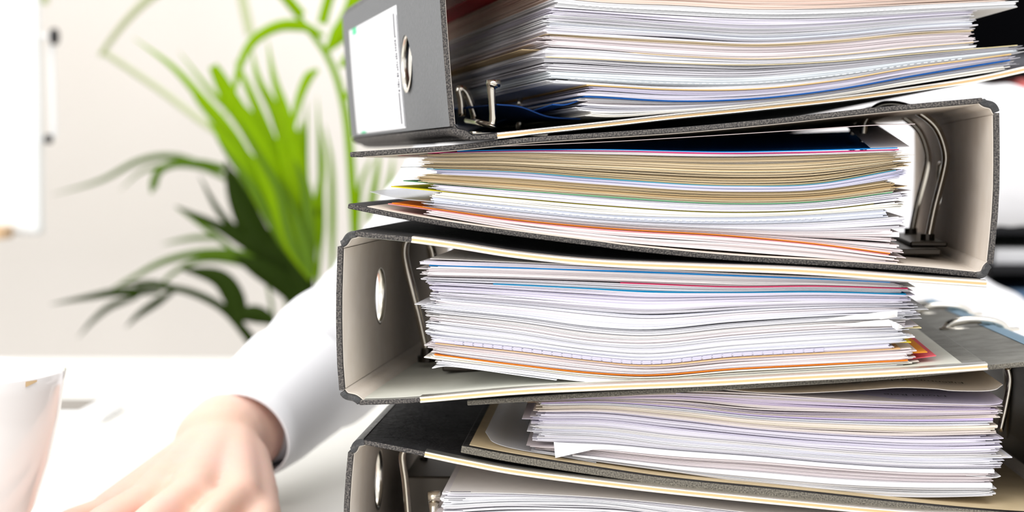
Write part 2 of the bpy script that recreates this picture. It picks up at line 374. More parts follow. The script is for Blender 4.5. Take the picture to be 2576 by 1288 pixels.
# lever mechanism of binder 1
def plate1(name, a, b_, m, bev=0.0006):
    mb = MB(); mb.box(a, b_); return mb.build(name, m, B1.root, bevel=bev)
zc = B1.uz(1235, 336)[1]
plate1('mechanism_plate', (0.020, 0.055, zc), (0.058, 0.265, zc+0.0022), M['chrome'])
def p1(px, py, v): u, z = B1.uz(px, py, v); return (u, v, z)
mb = MB(); mb.box((-0.0055, -0.0022, 0), (0.0055, 0.0022, 0.001)); 
lev = [p1(1236, 318, .03), p1(1240, 300, .03), p1(1238, 260, .03), p1(1236, 225, .03), p1(1238, 213, .03)]
mb = MB()
for i in range(len(lev)-1): pass
mb.tube(catmull(lev, 5), [0.0030, 0.0024, 0.0018, 0.0017, 0.0017, 0.0017, 0.0017, 0.0016, 0.0016, 0.0016, 0.0016, 0.0016, 0.0017, 0.0018, 0.0019, 0.0020, 0.0021, 0.0023, 0.0026, 0.0029, 0.0030], 12)
a = p1(1226, 209, .03); c_ = p1(1257, 209, .03); mb.tube([a, c_], 0.0018, 12)
mb.tube([p1(1240, 316, .03), p1(1205, 306, .06), p1(1175, 300, .10)], 0.0015, 10)
mb.build('lever', M['chrome'], B1.root, smooth=True)
mb = MB(); mb.tube(catmull([p1(1163, 290, .10), p1(1160, 250, .10), p1(1155, 225, .10), p1(1163, 222, .10), p1(1178, 240, .10), p1(1198, 300, .10)], 5), 0.0019, 10)
mb.build('ring_arch', M['chrome'], B1.root, smooth=True)
o = bpy.data.objects.new('ring_arch', bpy.data.objects['ring_arch'].data); COL.objects.link(o); o.parent = B1.root; o.location = (0.004, 0.08, 0)
for v in (0.12, 0.20):
    mb = MB(); u, z = B1.uz(1308, 305, .12); mb.tube([(u, v, zc), (u, v, zc+0.018)], 0.002, 12); mb.tube([(u, v, zc+0.0165), (u, v, zc+0.022)], 0.0014, 12); mb.build('post', M['chrome'], B1.root, smooth=True)
# --- binder 2
cover(B2, [(880, 389), (1000, 381), (1150, 370), (1340, 351), (1700, 327), (1950, 304), (2200, 277), (2472, 252)], M['black_cover'], M['worn_edge'], None, True, L0, lining=M['lining'], lin_in=(0.003, 0.0), lin_full=0.004)
cover(B2, [(875, 518), (1000, 543), (1150, 568), (1340, 594), (1500, 614), (1600, 627), (1850, 650), (2100, 664), (2300, 677), (2458, 692)], M['black_cover'], M['worn_edge'], None, False, L0, lining=M['lining'], lin_in=(0.0015, 0.0), lin_full=0.006)
spine(B2, [(2507, 284), (2508, 400), (2506, 500), (2498, 600), (2491, 664)], M['black_cover'], M['worn_edge'], M['lining'], L0, (0.19, B2.uz(2325, 468, .19)[1]), -1)
hinge(B2, [(2470, 252), (2490, 262), (2507, 282)], L0); hinge(B2, [(2491, 667), (2478, 684), (2456, 693)], L0)
arch(B2, [(2333, 612), (2352, 520), (2375, 430), (2379, 385), (2362, 332), (2335, 300), (2290, 272), (2245, 262), (2205, 270), (2180, 300), (2172, 350), (2172, 600)], (0.12, 0.20), 0.0019, plane_v=0.12)
zc2 = B2.uz(2250, 668, 0)[1]
mb = MB(); u = B2.uz(2310, 620, .12)[0]; mb.box((u-0.045, 0.075, zc2+0.0005), (u+0.006, 0.245, zc2+0.0035)); mb.box((u-0.006, 0.10, zc2+0.0035), (u+0.012, 0.215, zc2+0.006)); mb.build('mechanism_plate', M['dark_metal'], B2.root, bevel=0.0008)
for v in (0.12, 0.20):
    mb = MB(); mb.tube([(B2.uz(2333, 612, .12)[0], v, zc2+0.003), (B2.uz(2333, 612, .12)[0], v, zc2+0.009)], 0.0035, 14); mb.build('collar', M['dark_metal'], B2.root)
# --- binder 3
r3 = B3.uz(1022, 601)[0]; e3 = B3.uz(2482, 714)[0]
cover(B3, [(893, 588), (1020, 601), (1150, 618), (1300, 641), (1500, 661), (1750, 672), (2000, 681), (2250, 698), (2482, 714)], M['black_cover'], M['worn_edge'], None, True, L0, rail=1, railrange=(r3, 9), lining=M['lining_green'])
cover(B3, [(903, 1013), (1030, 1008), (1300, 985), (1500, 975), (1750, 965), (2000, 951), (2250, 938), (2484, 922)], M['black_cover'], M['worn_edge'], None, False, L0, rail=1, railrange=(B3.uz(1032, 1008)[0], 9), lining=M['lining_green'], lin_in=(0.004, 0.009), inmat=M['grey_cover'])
spine(B3, [(856, 620), (852, 760), (854, 900), (860, 982)], M['black_cover'], M['worn_edge'], M['lining'], L0, (0.089, B3.uz(963, 742, .089)[1]), +1)
hinge(B3, [(857, 614), (872, 600), (895, 589)], L0); hinge(B3, [(860, 986), (880, 1000), (905, 1014)], L0, flip=True)
arch(B3, [(1074, 885), (1058, 810), (1040, 735), (1024, 672), (1018, 635), (1024, 606), (1045, 597), (1075, 606), (1090, 640), (1094, 700), (1100, 880)], (0.12, 0.20), 0.0019)
zc3 = B3.uz(1150, 1000, 0)[1]+0.0015; u = B3.uz(1074, 885, .12)[0]
mb = MB(); mb.box((u+0.014, 0.08, zc3), (u+0.045, 0.24, zc3+0.0025)); mb.build('mechanism_plate', M['dark_metal'], B3.root, bevel=0.0008)
for v in (0.12, 0.20):
    mb = MB(); mb.tube([(u, v, zc3), (u, v, zc3+0.003), (u, v, zc3+0.0031), (u, v, zc3+0.007)], [0.0048, 0.0048, 0.0034, 0.0030], 16); mb.build('collar', M['dark_metal'], B3.root)
# --- binder 4
cover(B4, [(1175, 1014), (1300, 1006), (1500, 993), (1750, 979), (2000, 964), (2250, 947), (2490, 924), (2690, 906)], M['grey_cover'], M['worn_edge_olive'], None, True, L0, lining=M['lining_tan'])
cover(B4, [(1160, 1130), (1300, 1156), (1500, 1187), (1700, 1215), (2000, 1245), (2300, 1277), (2500, 1295), (2690, 1306)], M['black_cover'], M['worn_edge_olive'], None, False, L0, lining=M['lining_tan'], lin_in=(0.004, 0.0), t=0.0034, lin_full=0.003)
spine(B4, [(2735, 935), (2745, 1030), (2745, 1200), (2735, 1285)], M['grey_cover'], M['worn_edge'], M['dark_metal'], L0, (0.22, B4.uz(2600, 1040, .2)[1]), -1)
hinge(B4, [(2688, 907), (2715, 915), (2735, 932)], L0, mt=mat('blue_grey_hinge', (0.22, 0.33, 0.42), 0.6)); hinge(B4, [(2735, 1288), (2715, 1302), (2688, 1306)], L0)
tp = B4.path([(2655, 909), (2688, 906)], n=4); tp = [(u, z+0.0013) for u, z in tp]
slab_mesh(tp, 0.0003, 0.001, L0, 0, 2, (0, 0, 0)).build('blue_strip', [mat('blue_strip', (0.20, 0.33, 0.44), 0.6)], B4.root)  # thin blue strip on the cover beside the hinge
vv = (0.150, 0.240)
mb = MB()
for v in vv:
    y_ = B4.uz(2490, 913, 0)[1]
    us_ = [B4.uz(px, 820, .15)[0] for px in (2378, 2530)]; ua, ub = us_; mid = (ua+ub)/2; hw = (ub-ua)/2
    P = [(mid+hw*math.cos(math.pi*(1-k/16)), v, y_+0.0058*math.sin(math.pi*k/16)**0.8-0.0006) for k in range(17)]
    P = [(P[0][0]-0.0, v, y_-0.05)]+P+[(P[-1][0]+0.004, v, y_-0.062)]
    m2 = MB(); m2.tube(P, 0.0021, 14); m2.build('ring_arch', M['nickel'], B4.root, smooth=True)
    # eyelet around the slot
    m3 = MB(); K = 40; pts = []
    for k in range(K+1):
        an = 2*math.pi*k/K; pts.append((mid+0.002+(hw+0.0045)*math.copysign(abs(math.cos(an))**0.6, math.cos(an)), v+0.0042*math.sin(an), y_+0.0006-0.013*0*math.cos(an)))
    m3.tube(pts, 0.0008, 8, cap=False); m3.build('slot_rim', M['nickel'], B4.root, smooth=True)
    m4 = MB(); m4.box((mid-hw+0.003, v-0.003, y_-0.0002), (mid+hw, v+0.003, y_+0.0005)); m4.build('slot', M['white_plastic'], B4.root)
arch(B4, [(2535, 925), (2540, 960), (2530, 1020), (2515, 1085)], (0.06,), 0.0016, M['chrome'], plane_v=0.06)
# --- binder 5
zt = 0.0013
pb = [(905, 1528), (2450, 1528)]
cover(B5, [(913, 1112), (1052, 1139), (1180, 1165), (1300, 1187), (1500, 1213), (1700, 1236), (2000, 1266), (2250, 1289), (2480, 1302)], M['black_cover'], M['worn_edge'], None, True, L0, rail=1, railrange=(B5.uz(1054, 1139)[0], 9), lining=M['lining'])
spine(B5, [(882, 1138), (874, 1230), (871, 1300), (870, 1420), (874, 1520)], M['black_cover'], M['worn_edge'], M['lining'], L0, (0.093, B5.uz(956, 1204, .093)[1]), +1, rv=0.0145)
hinge(B5, [(883, 1134), (893, 1122), (915, 1112)], L0)
P = [(B5.uz(874, 1520)[0]+0.0003, 0.0045), (B5.uz(890, 1520)[0], 0.0014), (B5.uz(1100, 1520)[0], zt), (B5.uz(2470, 1520)[0], zt)]
slab_mesh(P, 0.0023, 0, L0, 0, 2, (0, 0, 1)).build('cover', [M['black_cover'], M['worn_edge']], B5.root)
arch(B5, [(1030, 1340), (1026, 1280), (1020, 1210), (1012, 1150), (1020, 1128)], (0.07,), 0.0017, plane_v=0.07)
arch(B5, [(1072, 1235), (1070, 1190), (1066, 1150)], (0.15,), 0.0022, plane_v=0.15, m=M['dark_metal'])
def p5(px, py, v): u, z = B5.uz(px, py, v); return (u, v, z)
mb = MB(); mb.tube([p5(1092, 1400, .03), p5(1092, 1300, .03), p5(1092, 1262, .03)], [0.0016, 0.0018, 0.0026], 12); mb.tube([p5(1078, 1250, .03), p5(1108, 1248, .03)], 0.0026, 12); mb.build('lever', M['chrome'], B5.root, smooth=True)
mb = MB(); u = p5(1072, 1235, .15)[0]; mb.box((u-0.006, 0.10, 0.006), (u+0.04, 0.25, 0.05)); mb.build('mechanism_plate', M['dark_metal'], B5.root, bevel=0.001)

# ------------------------------------------------------------------ paper
PAL = {
 'white': [(0.86, 0.86, 0.89), (0.82, 0.81, 0.84), (0.88, 0.88, 0.90), (0.80, 0.78, 0.83)],
 'lilac': [(0.76, 0.72, 0.84), (0.84, 0.81, 0.89), (0.88, 0.86, 0.92), (0.66, 0.62, 0.76), (0.80, 0.77, 0.84)],
 'lilacs': [(0.68, 0.67, 0.80), (0.74, 0.73, 0.84), (0.62, 0.61, 0.76)],
 'pink': [(0.84, 0.77, 0.78), (0.88, 0.82, 0.83), (0.80, 0.72, 0.73), (0.90, 0.86, 0.86)],
 'tanpink': [(0.74, 0.56, 0.47), (0.80, 0.62, 0.52), (0.66, 0.46, 0.38), (0.84, 0.70, 0.62)],
 'grey': [(0.74, 0.73, 0.76), (0.82, 0.82, 0.84), (0.68, 0.66, 0.70), (0.86, 0.86, 0.87)],
 'cream': [(0.90, 0.87, 0.80), (0.93, 0.90, 0.84), (0.86, 0.83, 0.74)],
 'tan': [(0.62, 0.46, 0.25), (0.74, 0.60, 0.38), (0.50, 0.35, 0.18), (0.86, 0.76, 0.58), (0.68, 0.54, 0.30)],
 'mix': [(0.85, 0.85, 0.88), (0.78, 0.74, 0.83), (0.81, 0.75, 0.76), (0.85, 0.82, 0.79), (0.88, 0.88, 0.91), (0.73, 0.71, 0.76), (0.83, 0.83, 0.90)],
 'purplemix': [(0.84, 0.79, 0.88), (0.72, 0.62, 0.80), (0.88, 0.85, 0.90), (0.78, 0.70, 0.80), (0.84, 0.76, 0.72)],
 'tanlilac': [(0.80, 0.70, 0.58), (0.84, 0.76, 0.70), (0.76, 0.68, 0.76), (0.82, 0.74, 0.62)],
}
TWIST = []
def sheet_arrays(U, zt_, zb_, d, L, rise=None, ends=None):
    """closed sheet: stations x (front, mid, back) x (top,bottom)"""
    n = len(U); vst = [0.0, 0.35, 1.0] if rise is None else [0.0, 0.12, 0.25, 0.4, 0.6, 0.8, 1.0]
    vs = []
    for s in vst:
        r = 0.0 if rise is None else rise(s)
        dd = d+(L-d)*s if s < 1 else np.full(n, L)
        vs.append(np.stack([U, dd, zt_+r], 1)); vs.append(np.stack([U, dd, zb_+r], 1))
    V = np.concatenate(vs); k = len(vst); F_ = []
    def idx(s, side): return (s*2+side)*n
    i = np.arange(n-1)
    for s in range(k-1):
        a, b_ = idx(s, 0), idx(s+1, 0); F_.append(np.stack([a+i, a+i+1, b_+i+1, b_+i], 1))
        a, b_ = idx(s, 1), idx(s+1, 1); F_.append(np.stack([a+i, b_+i, b_+i+1, a+i+1], 1))
        a, c, b_, e = idx(s, 0), idx(s, 1), idx(s+1, 0), idx(s+1, 1)
        F_.append(np.array([[a, b_, e, c], [a+n-1, c+n-1, e+n-1, b_+n-1]]))
    a, c = idx(0, 0), idx(0, 1); F_.append(np.stack([a+i, c+i, c+i+1, a+i+1], 1))
    a, c = idx(k-1, 0), idx(k-1, 1); F_.append(np.stack([a+i, a+i+1, c+i+1, c+i], 1))
    return V, np.concatenate(F_)
def mk(name, B, parts, tints, m=None):
    V = []; Fa = []; T = []; n = 0
    for (v, f), t in zip(parts, tints):
        V.append(v); Fa.append(f+n); n += len(v); T.append(np.tile(np.array(t), (len(v), 1)))
    o = link(name, np.concatenate(V), np.concatenate(Fa), m or M['paper'], None, tint=np.concatenate(T))
    if B is B1: TWIST.append(o)
    o.location = (B.O.x, B.O.y, B.z0); o.rotation_euler = (0, 0, B.a); return o
def smooth_noise(U, freq, amp, seed=None):
    k = 6; out = np.zeros(len(U))
    for j in range(k):
        f = freq*(0.5+RNG.random()*1.5); out += math.sin(1)*np.sin(U*f*2*math.pi+RNG.random()*6.28)*RNG.random()
    return out*amp/2
REC = 0.009
def pile(B, where, xs, rows, l, r, rec=REC, Lp=0.297, cover_names=None):
    """rows: dict(y=[...] top edge at each station, k=kind...)"""
    pxg = np.linspace(xs[0]-220, xs[-1]+160, 120)
    curves = []
    for row in rows:
        py = pchip(xs, row['y'], pxg); uz = [B.uz(a, c, rec) for a, c in zip(pxg, py)]
        curves.append((np.array([p[0] for p in uz]), np.array([p[1] for p in uz])))
    def cz(i, U): return np.interp(U, curves[i][0], curves[i][1])
    ymid = lambda i: np.mean(rows[i]['y'])
    for i, row in enumerate(rows[:-1]):
        kind = row.get('k', 'bundle'); rl = row.get('l', l); rr = row.get('r', r)
        ym = (ymid(i)+ymid(i+1))/2
        u0 = B.uz(rl, np.interp(rl, xs, row['y']), rec)[0]; u1 = B.uz(rr, np.interp(rr, xs, row['y']), rec)[0]
        if kind == 'bundle':
            n = int(row['n']*1.35); pal = PAL[row['pal']]; jag = row.get('jag', 0.0022); fr = row.get('fr', 0.0013)*0.7; gp = row.get('gap', 0.25)*0.6; ga = row.get('ga', 1.6)
            UG = np.linspace(u0-0.006, u1+0.006, 64)
            bth = RNG.uniform(0.6, 1.5, n); bth *= np.where(RNG.random(n) < 0.08, 2.0, 1.0)
            G = np.zeros((n, len(UG)))
            for j in range(n):
                if RNG.random() < gp:
                    for _ in range(RNG.integers(1, 3)):
                        c = RNG.uniform(u0, u1); w = RNG.uniform(0.012, 0.05); G[j] += ga*RNG.uniform(0.3, 1.0)*np.exp(-((UG-c)/w)**2)
                if RNG.random() < row.get('fan', 0.15): # sheets spread towards an end
                    if RNG.random() < 0.5: G[j] += 0.9*np.clip((UG-(u1-0.06))/0.06, 0, 1)**2
                    else: G[j] += 0.9*np.clip(((u0+0.05)-UG)/0.05, 0, 1)**2
            zt_ = cz(i, UG); zb_ = cz(i+1, UG); Hh = zt_-zb_; S = bth.sum()+G.sum(0)
            cum = np.zeros(len(UG)); parts = []; tints = []; singles = row.get('singles', 0)
            pick = set(RNG.choice(n, size=min(singles, n), replace=False).tolist()) if singles else set()
            wander = np.cumsum(RNG.normal(0, 0.0007, n)); wander -= wander.mean()
            dw = np.cumsum(RNG.normal(0, 0.00035, n)); dw -= dw.min(); dw = np.minimum(dw, 0.0022)
            palg = np.array([pal[k] for k in np.repeat(RNG.integers(len(pal), size=n//5+2), 5)[:n]]); mixw = 0.25 if row['pal'] not in ('tan', 'tanlilac', 'tanpink') else 0.6
            for j in range(n):
                top = zt_-Hh*cum/S; cum = cum+bth[j]; bot = zt_-Hh*(cum-0.025*bth[j])/S; cum = cum+G[j]
                a = u0+wander[j]+RNG.normal(0, jag*0.5); e = u1-wander[j]*0.6+RNG.normal(0, jag*0.7)
                if RNG.random() < 0.07: e += RNG.uniform(0.001, 0.005)
                if RNG.random() < 0.05: a -= RNG.uniform(0.001, 0.004)
                U = np.linspace(a, e, 44); zT = np.interp(U, UG, top); zB = np.interp(U, UG, bot)
                d = rec+dw[j]*row.get('dwk', 1.0)+abs(RNG.normal(0, fr*(0.5 if RNG.random() < 0.85 else 1.6)))+ (U-(a+e)/2)*RNG.normal(0, 0.0035)+smooth_noise(U, 12, 0.00015)
                # frayed corners
                cf = RNG.uniform(0, 0.0022); d = d+cf*np.clip((a+0.006-U)/0.006, 0, 1)+RNG.uniform(0, 0.002)*np.clip((U-e+0.006)/0.006, 0, 1)
                t = (palg[j]*(1-mixw)+np.array(pal[RNG.integers(len(pal))])*mixw)*RNG.uniform(0.97, 1.02)
                va = sheet_arrays(U, zT, zB, d, rec+Lp+RNG.uniform(-0.002, 0.002))
                if j in pick:
                    o = mk('paper_sheet', B, [va], [np.clip(t*1.02, 0, 0.95)])
                    tag(o, 'sheet of the '+row['label'], 'paper', 'single sheets of the '+row['label'])
                else: parts.append(va); tints.append(np.clip(t, 0, 0.95))
            o = mk('paper_bundle', B, parts, tints); tag(o, row['label'], 'paper', None, 'stuff')
        elif kind in ('sheet', 'sleeve'):
            n = 120; a, e = u0, u1; U = np.linspace(a, e, n); zT = cz(i, U); zB = cz(i+1, U)
            hgt = zT-zB; th = row.get('th', None)
            if row.get('name') == 'divider_sheet' and 'd' not in row and 'rise' not in row: row['d'] = 0.0009; row.setdefault('wob', 0.0009)
            zT = zT-hgt*0.04; zB = zB+hgt*0.06
            if th: zB = zT-th
            d = rec+row.get('d', 0.0)+smooth_noise(U, 8, row.get('wob', 0.0002))+np.zeros(n)
            if 'dl' in row: d = d+row['dl']*np.clip((a+0.05-U)/0.05, 0, 1)
            ri = None
            if 'rise' in row:
                rh = row['rise']; ri = lambda s, rh=rh: rh*(3*s*s-2*s**3)
            if row.get('name') == 'plastic_sleeve':
                q = 7; pcs = []; cs = []; edges = np.linspace(0, 1, q+1)
                for j in range(q):
                    e1 = a+RNG.uniform(-0.001, 0.001); e2 = e-RNG.uniform(0, 0.003); Uj = np.linspace(e1, e2, n)
                    tj = np.interp(Uj, U, zT-(zT-zB)*edges[j]); bj = np.interp(Uj, U, zT-(zT-zB)*(edges[j+1]-0.012)); dj = d+0.0004*abs(j-3)*0.5+RNG.uniform(0, 0.0006)+smooth_noise(Uj, 10, 0.0002)
                    pcs.append(sheet_arrays(Uj, tj, bj, dj, rec+Lp, ri)); cs.append(np.array(row['c'])*RNG.uniform(0.90, 1.05))
                o = mk('plastic_sleeve', B, pcs, cs)
            else:
                va = sheet_arrays(U, zT, zB, d, rec+row.get('L', Lp), ri)
                o = mk(row.get('name', 'paper_sheet'), B, [va], [row['c']], M['sleeve'] if row.get('clear') else None)
            tag(o, row['label'], row.get('cat', 'paper'))
            row['obj'] = o
            if 'dash' in row:
                p, w, h_, cc = row['dash']; V = []; Fs = []; uu = a+0.01; k = 0
                zmid = (zT+zB)/2
                vs2 = []; fs2 = []
                while uu < e-0.03:
                    for q in (row.get('dn', [0.0])):
                        z1 = float(np.interp(uu, U, zmid))+q; z2 = float(np.interp(uu+w, U, zmid))+q; dd = float(np.interp(uu, U, d))-0.00025
                        vs2 += [(uu, dd, z1-h_), (uu+w, dd, z2-h_), (uu+w, dd, z2+h_), (uu, dd, z1+h_), (uu, dd+0.0003, z1-h_), (uu+w, dd+0.0003, z2-h_), (uu+w, dd+0.0003, z2+h_), (uu, dd+0.0003, z1+h_)]
                        f = k*8; fs2 += [(f, f+1, f+2, f+3), (f, f+4, f+5, f+1), (f+3, f+2, f+6, f+7), (f, f+3, f+7, f+4), (f+1, f+5, f+6, f+2)]; k += 1
                    uu += p
                link('perforated_strip', vs2, fs2, M['paper'], o, tint=np.tile(np.array(cc), (len(vs2), 1)))
    return rows

def S(y, c, label, **k): d = dict(y=y, k='sheet', c=c, label=label); d.update(k); return d
def Bn(y, n, pal, label, **k): d = dict(y=y, n=n, pal=pal, label=label); d.update(k); return d

# pile in binder 2 -------------------------------------------------
xs = [1075, 1300, 1500, 1850, 2050, 2255]
g2 = dict(slabel='single yellowed sheet among the old tan papers of the second binder from the top', sgroup='yellowed sheets in the second binder from the top')
g2w = dict(slabel='single white sheet in the lower half of the second binder from the top', sgroup='white sheets in the second binder from the top')
rows2 = [
 S([381,376,375,381,377,371], (0.0, 0.20, 0.58), 'bright blue divider sheet lying on top of the yellowed papers', rise=0.013, l=1150, r=2258, name='divider_sheet', cat='divider', th=0.0004),
 S([384,379,378,384,381,375], (0.70, 0.03, 0.20), 'magenta divider sheet just under the bright blue one', l=1075, r=2262, name='divider_sheet', cat='divider'),
 Bn([386,381,381,388,385,378], 4, 'pink', 'few pinkish sheets under the magenta divider', gap=0.9, ga=1.5, l=1110, r=2262),
 Bn([387,384,388,394,390,382], 30, 'tan', 'thick sheaf of yellowed old paper in the second binder from the top', jag=0.004, fr=0.0025, gap=0.55, ga=1.5, l=1064, r=2262, singles=10, **g2),
 S([424,432,447,467,462,427], (0.05, 0.30, 0.42), 'teal blue divider sheet between two yellowed sheaves', l=1072, r=2254, name='divider_sheet', cat='divider'),
 Bn([426,434,450,469,464,429], 8, 'lilacs', 'thin lavender grey sheaf between the yellowed papers', fr=0.0006, gap=0.15, l=1092, r=2268, fan=0.3),
 Bn([437,448,463,482,478,450], 16, 'tan', 'lower sheaf of yellowed paper above the green divider', jag=0.003, fr=0.002, gap=0.4, ga=1.2, l=1060, r=2248, singles=5, **g2),
 S([460,478,492,511,506,481], (0.12, 0.36, 0.18), 'dark green divider sheet under the yellowed papers', l=1000, r=2246, name='divider_sheet', cat='divider', d=0.0015, dl=0.012, wob=0.001),
 Bn([463,481,495,514,509,484], 10, 'lilac', 'pale lilac sheaf below the green divider', gap=0.5, ga=1.6, l=1090, r=2268, singles=4, **g2w),
 S([477,498,515,533,527,505], (0.78, 0.68, 0.02), 'yellow divider sheet sticking out at the left of the second binder', l=980, r=2200, name='divider_sheet', cat='divider', d=0.0035, wob=0.0),
 Bn([480,501,518,536,530,508], 6, 'cream', 'cream white sheaf below the yellow divider', gap=0.1, fr=0.0005, l=1092, r=2266),
 S([494,518,537,546,539,524], (0.74, 0.77, 0.86), 'translucent plastic sleeve with a perforated rim in the second binder', name='plastic_sleeve', cat='plastic sleeve', l=1087, r=2235, dash=(0.0034, 0.0019, 0.0003, (0.93, 0.95, 0.98))),
 Bn([510,534,553,565,560,546], 7, 'white', 'white sheaf under the translucent sleeve of the second binder', l=1086, r=2268, gap=0.25, singles=3, **g2w),
 Bn([515,542,560,577,582,575], 12, 'pink', 'pinkish white sheaf above the orange divider of the second binder', l=1084, r=2258, gap=0.55, ga=2.0, singles=4, **g2w),
 S([522,552,571,593,612,639], (0.90, 0.23, 0.02), 'orange divider sheet low in the second binder from the top', l=985, r=2240, name='divider_sheet', cat='divider', wob=0.0004, th=0.0004),
 S([525.5,556,575,597,615.5,643], (0.80, 0.30, 0.30), 'rose red divider sheet directly under the orange one', l=975, r=2236, name='divider_sheet', cat='divider', d=0.001),
 Bn([528,559,579,600,618,646], 8, 'pink', 'lowest pinkish sheaf of the second binder from the top', l=1074, r=2250, gap=0.15, fr=0.0006),
 dict(y=[540,577,603,633,648,664])]
pile(B2, 2, xs, rows2, 1088, 2258)
# loose sheets above pile 2
def loose(B, name, pts, v0, L, c, label, cat='paper', rise=0.0, th=0.0003, m=None, rec=REC, dcut=None, bend=None):
    P = np.array(catmull([B.uz(a, d, rec+v0) for a, d in pts], 12)); U = P[:, 0]; Z = P[:, 1]
    d = np.full(len(U), rec+v0)
    if dcut is not None: d = d+np.interp(np.linspace(0, 1, len(U)), dcut[0], dcut[1])
    va = sheet_arrays(U, Z+th/2, Z-th/2, d, rec+v0+L, (lambda s: rise*(bend(s) if bend else s)))
    o = mk(name, B, [va], [c], m); tag(o, label, cat); return o
loose(B2, 'paper_sheet', [(1130, 373), (1500, 358), (1700, 347), (2000, 328), (2180, 316), (2302, 312)], 0.0, 0.28, (0.80, 0.70, 0.70), 'single pinkish sheet lifted against the top cover of the second binder', rise=0.006)
loose(B2, 'plastic_sleeve', [(897, 485), (1000, 500), (1090, 508)], 0.0, 0.26, (0.8, 0.82, 0.88), 'clear plastic sleeve sticking far out at the left of the second binder', 'plastic sleeve', m=M['sleeve'], dcut=([0, .4, 1], [0.03, 0.004, 0]), rise=0.002)
loose(B2, 'paper_sheet', [(2190, 372), (2240, 371), (2288, 369)], 0.01, 0.2, (0.82, 0.82, 0.84), 'white sheet corner curling up at the right of the blue divider', rise=0.016)
loose(B2, 'paper_sheet', [(990, 391), (1030, 386), (1090, 381)], 0.0, 0.25, (0.45, 0.08, 0.10), 'dark red sheet tip poking out at left under the top cover of the second binder', dcut=([0, 1], [0.01, 0]))
loose(B2, 'paper_sheet', [(995, 421), (1040, 420), (1090, 424)], 0.0, 0.25, (0.55, 0.58, 0.60), 'grey sheet tip poking out at left beside the yellowed papers', dcut=([0, 1], [0.012, 0]))

# pile in binder 3 -------------------------------------------------
xs = [1085, 1300, 1500, 1600, 1850, 2050, 2270]
g3 = dict(slabel='single white sheet with a ragged end in the middle binder', sgroup='white sheets in the middle binder')
rows3 = [
 S([650,659,668,674,688,696,706], (0.78, 0.74, 0.74), 'uppermost grey white sheet in the middle binder', l=1082, r=2262, th=0.0003, rise=0.004),
 Bn([657,663,672,677,690,698,708], 4, 'lilac', 'thin lilac sheaf above the blue line in the middle binder', l=1062, r=2262, gap=0.2),
 S([667,673,679,682,692,700,711], (0.0, 0.22, 0.60), 'thin blue divider sheet near the top of the middle binder', l=1078, r=2240, name='divider_sheet', cat='divider'),
 Bn([670,676,683,686,696,703,714], 14, 'pink', 'pinkish white sheaf below the blue divider in the middle binder', l=1072, r=2262, singles=4, gap=0.3, **g3),
 S([697,702,708,712,721,719,725], (0.70, 0.05, 0.15), 'thin crimson divider sheet in the middle binder', l=1560, r=2285, name='divider_sheet', cat='divider'),
 Bn([699,704,711,715,724,722,728], 6, 'white', 'white sheaf between the crimson and the blue divider', l=1074, r=2275, gap=0.4, singles=2, **g3),
 S([708,716,726,731,735,733,739], (0.0, 0.25, 0.50), 'lower blue divider sheet in the middle binder', l=1240, r=2280, name='divider_sheet', cat='divider'),
 Bn([710,719,729,735,738,736,742], 14, 'lilac', 'lilac grey sheaf in the upper half of the middle binder', l=1090, r=2284, gap=0.45, ga=1.8, singles=4, **g3),
 Bn([742,758,775,782,772,766,764], 18, 'mix', 'bright white sheaf at mid height of the middle binder', l=1088, r=2282, gap=0.25, ga=1.5, singles=6, jag=0.004, **g3),
 Bn([776,796,822,828,808,796,790], 20, 'mix', 'warm white sheaf just below mid height of the middle binder', l=1086, r=2280, gap=0.3, ga=1.5, singles=6, jag=0.004, **g3),
 Bn([810,836,866,872,850,836,828], 20, 'mix', 'bright white sheaf above the perforated sleeves of the middle binder', l=1084, r=2276, gap=0.2, ga=1.0, fr=0.0008, singles=6, **g3),
 S([851,872,897,906,886,875,863], (0.79, 0.77, 0.87), 'stack of perforated lilac plastic sleeves low in the middle binder', name='plastic_sleeve', cat='plastic sleeve', l=1088, r=2250, dash=(0.0044, 0.0036, 0.00022, (0.63, 0.60, 0.78)), dn=[0.0006, 0.0001, -0.0004]),
 S([862,885,909,918,899,888,876], (0.82, 0.50, 0.25), 'thin light orange sheet under the perforated sleeves', l=1095, r=2265, wob=0.0006),
 Bn([864,887,911,921,902,891,878], 14, 'pink', 'pinkish grey sheaf above the orange divider of the middle binder', l=1086, r=2290, gap=0.4, ga=1.5, singles=3, **g3),
 S([890,917,938,943,927,917,906], (0.90, 0.22, 0.02), 'bright orange divider sheet low in the middle binder', l=1092, r=2284, name='divider_sheet', cat='divider', wob=0.0005, th=0.0005),
 Bn([893,921,943,949,932,922,910], 6, 'cream', 'cream sheaf under the orange divider of the middle binder', l=1082, r=2288, gap=0.2),
 Bn([906,930,952,957,943,932,918], 5, 'white', 'lowest white sheaf of the middle binder', l=1100, r=2270, gap=0.1, fr=0.0005),
 dict(y=[914,940,963,967,953,940,929])]
pile(B3, 3, xs, rows3, 1085, 2275)
loose(B3, 'paper_sheet', [(1087, 926), (1125, 921), (1200, 929), (1300, 943), (1400, 956)], 0.0, 0.29, (0.90, 0.91, 0.95), 'lowest white sheet of the middle binder, its left corner hanging down', th=0.0004)
loose(B3, 'divider_sheet', [(2100, 893), (2200, 890), (2270, 889), (2333, 886)], 0.006, 0.25, (0.96, 0.36, 0.03), 'orange divider whose corner sticks out at the right of the middle binder', 'divider')
loose(B3, 'divider_sheet', [(2100, 907), (2200, 905), (2270, 905), (2355, 895)], 0.008, 0.2, (0.92, 0.16, 0.20), 'pink red divider whose corner sticks out lowest at the right of the middle binder', 'divider')
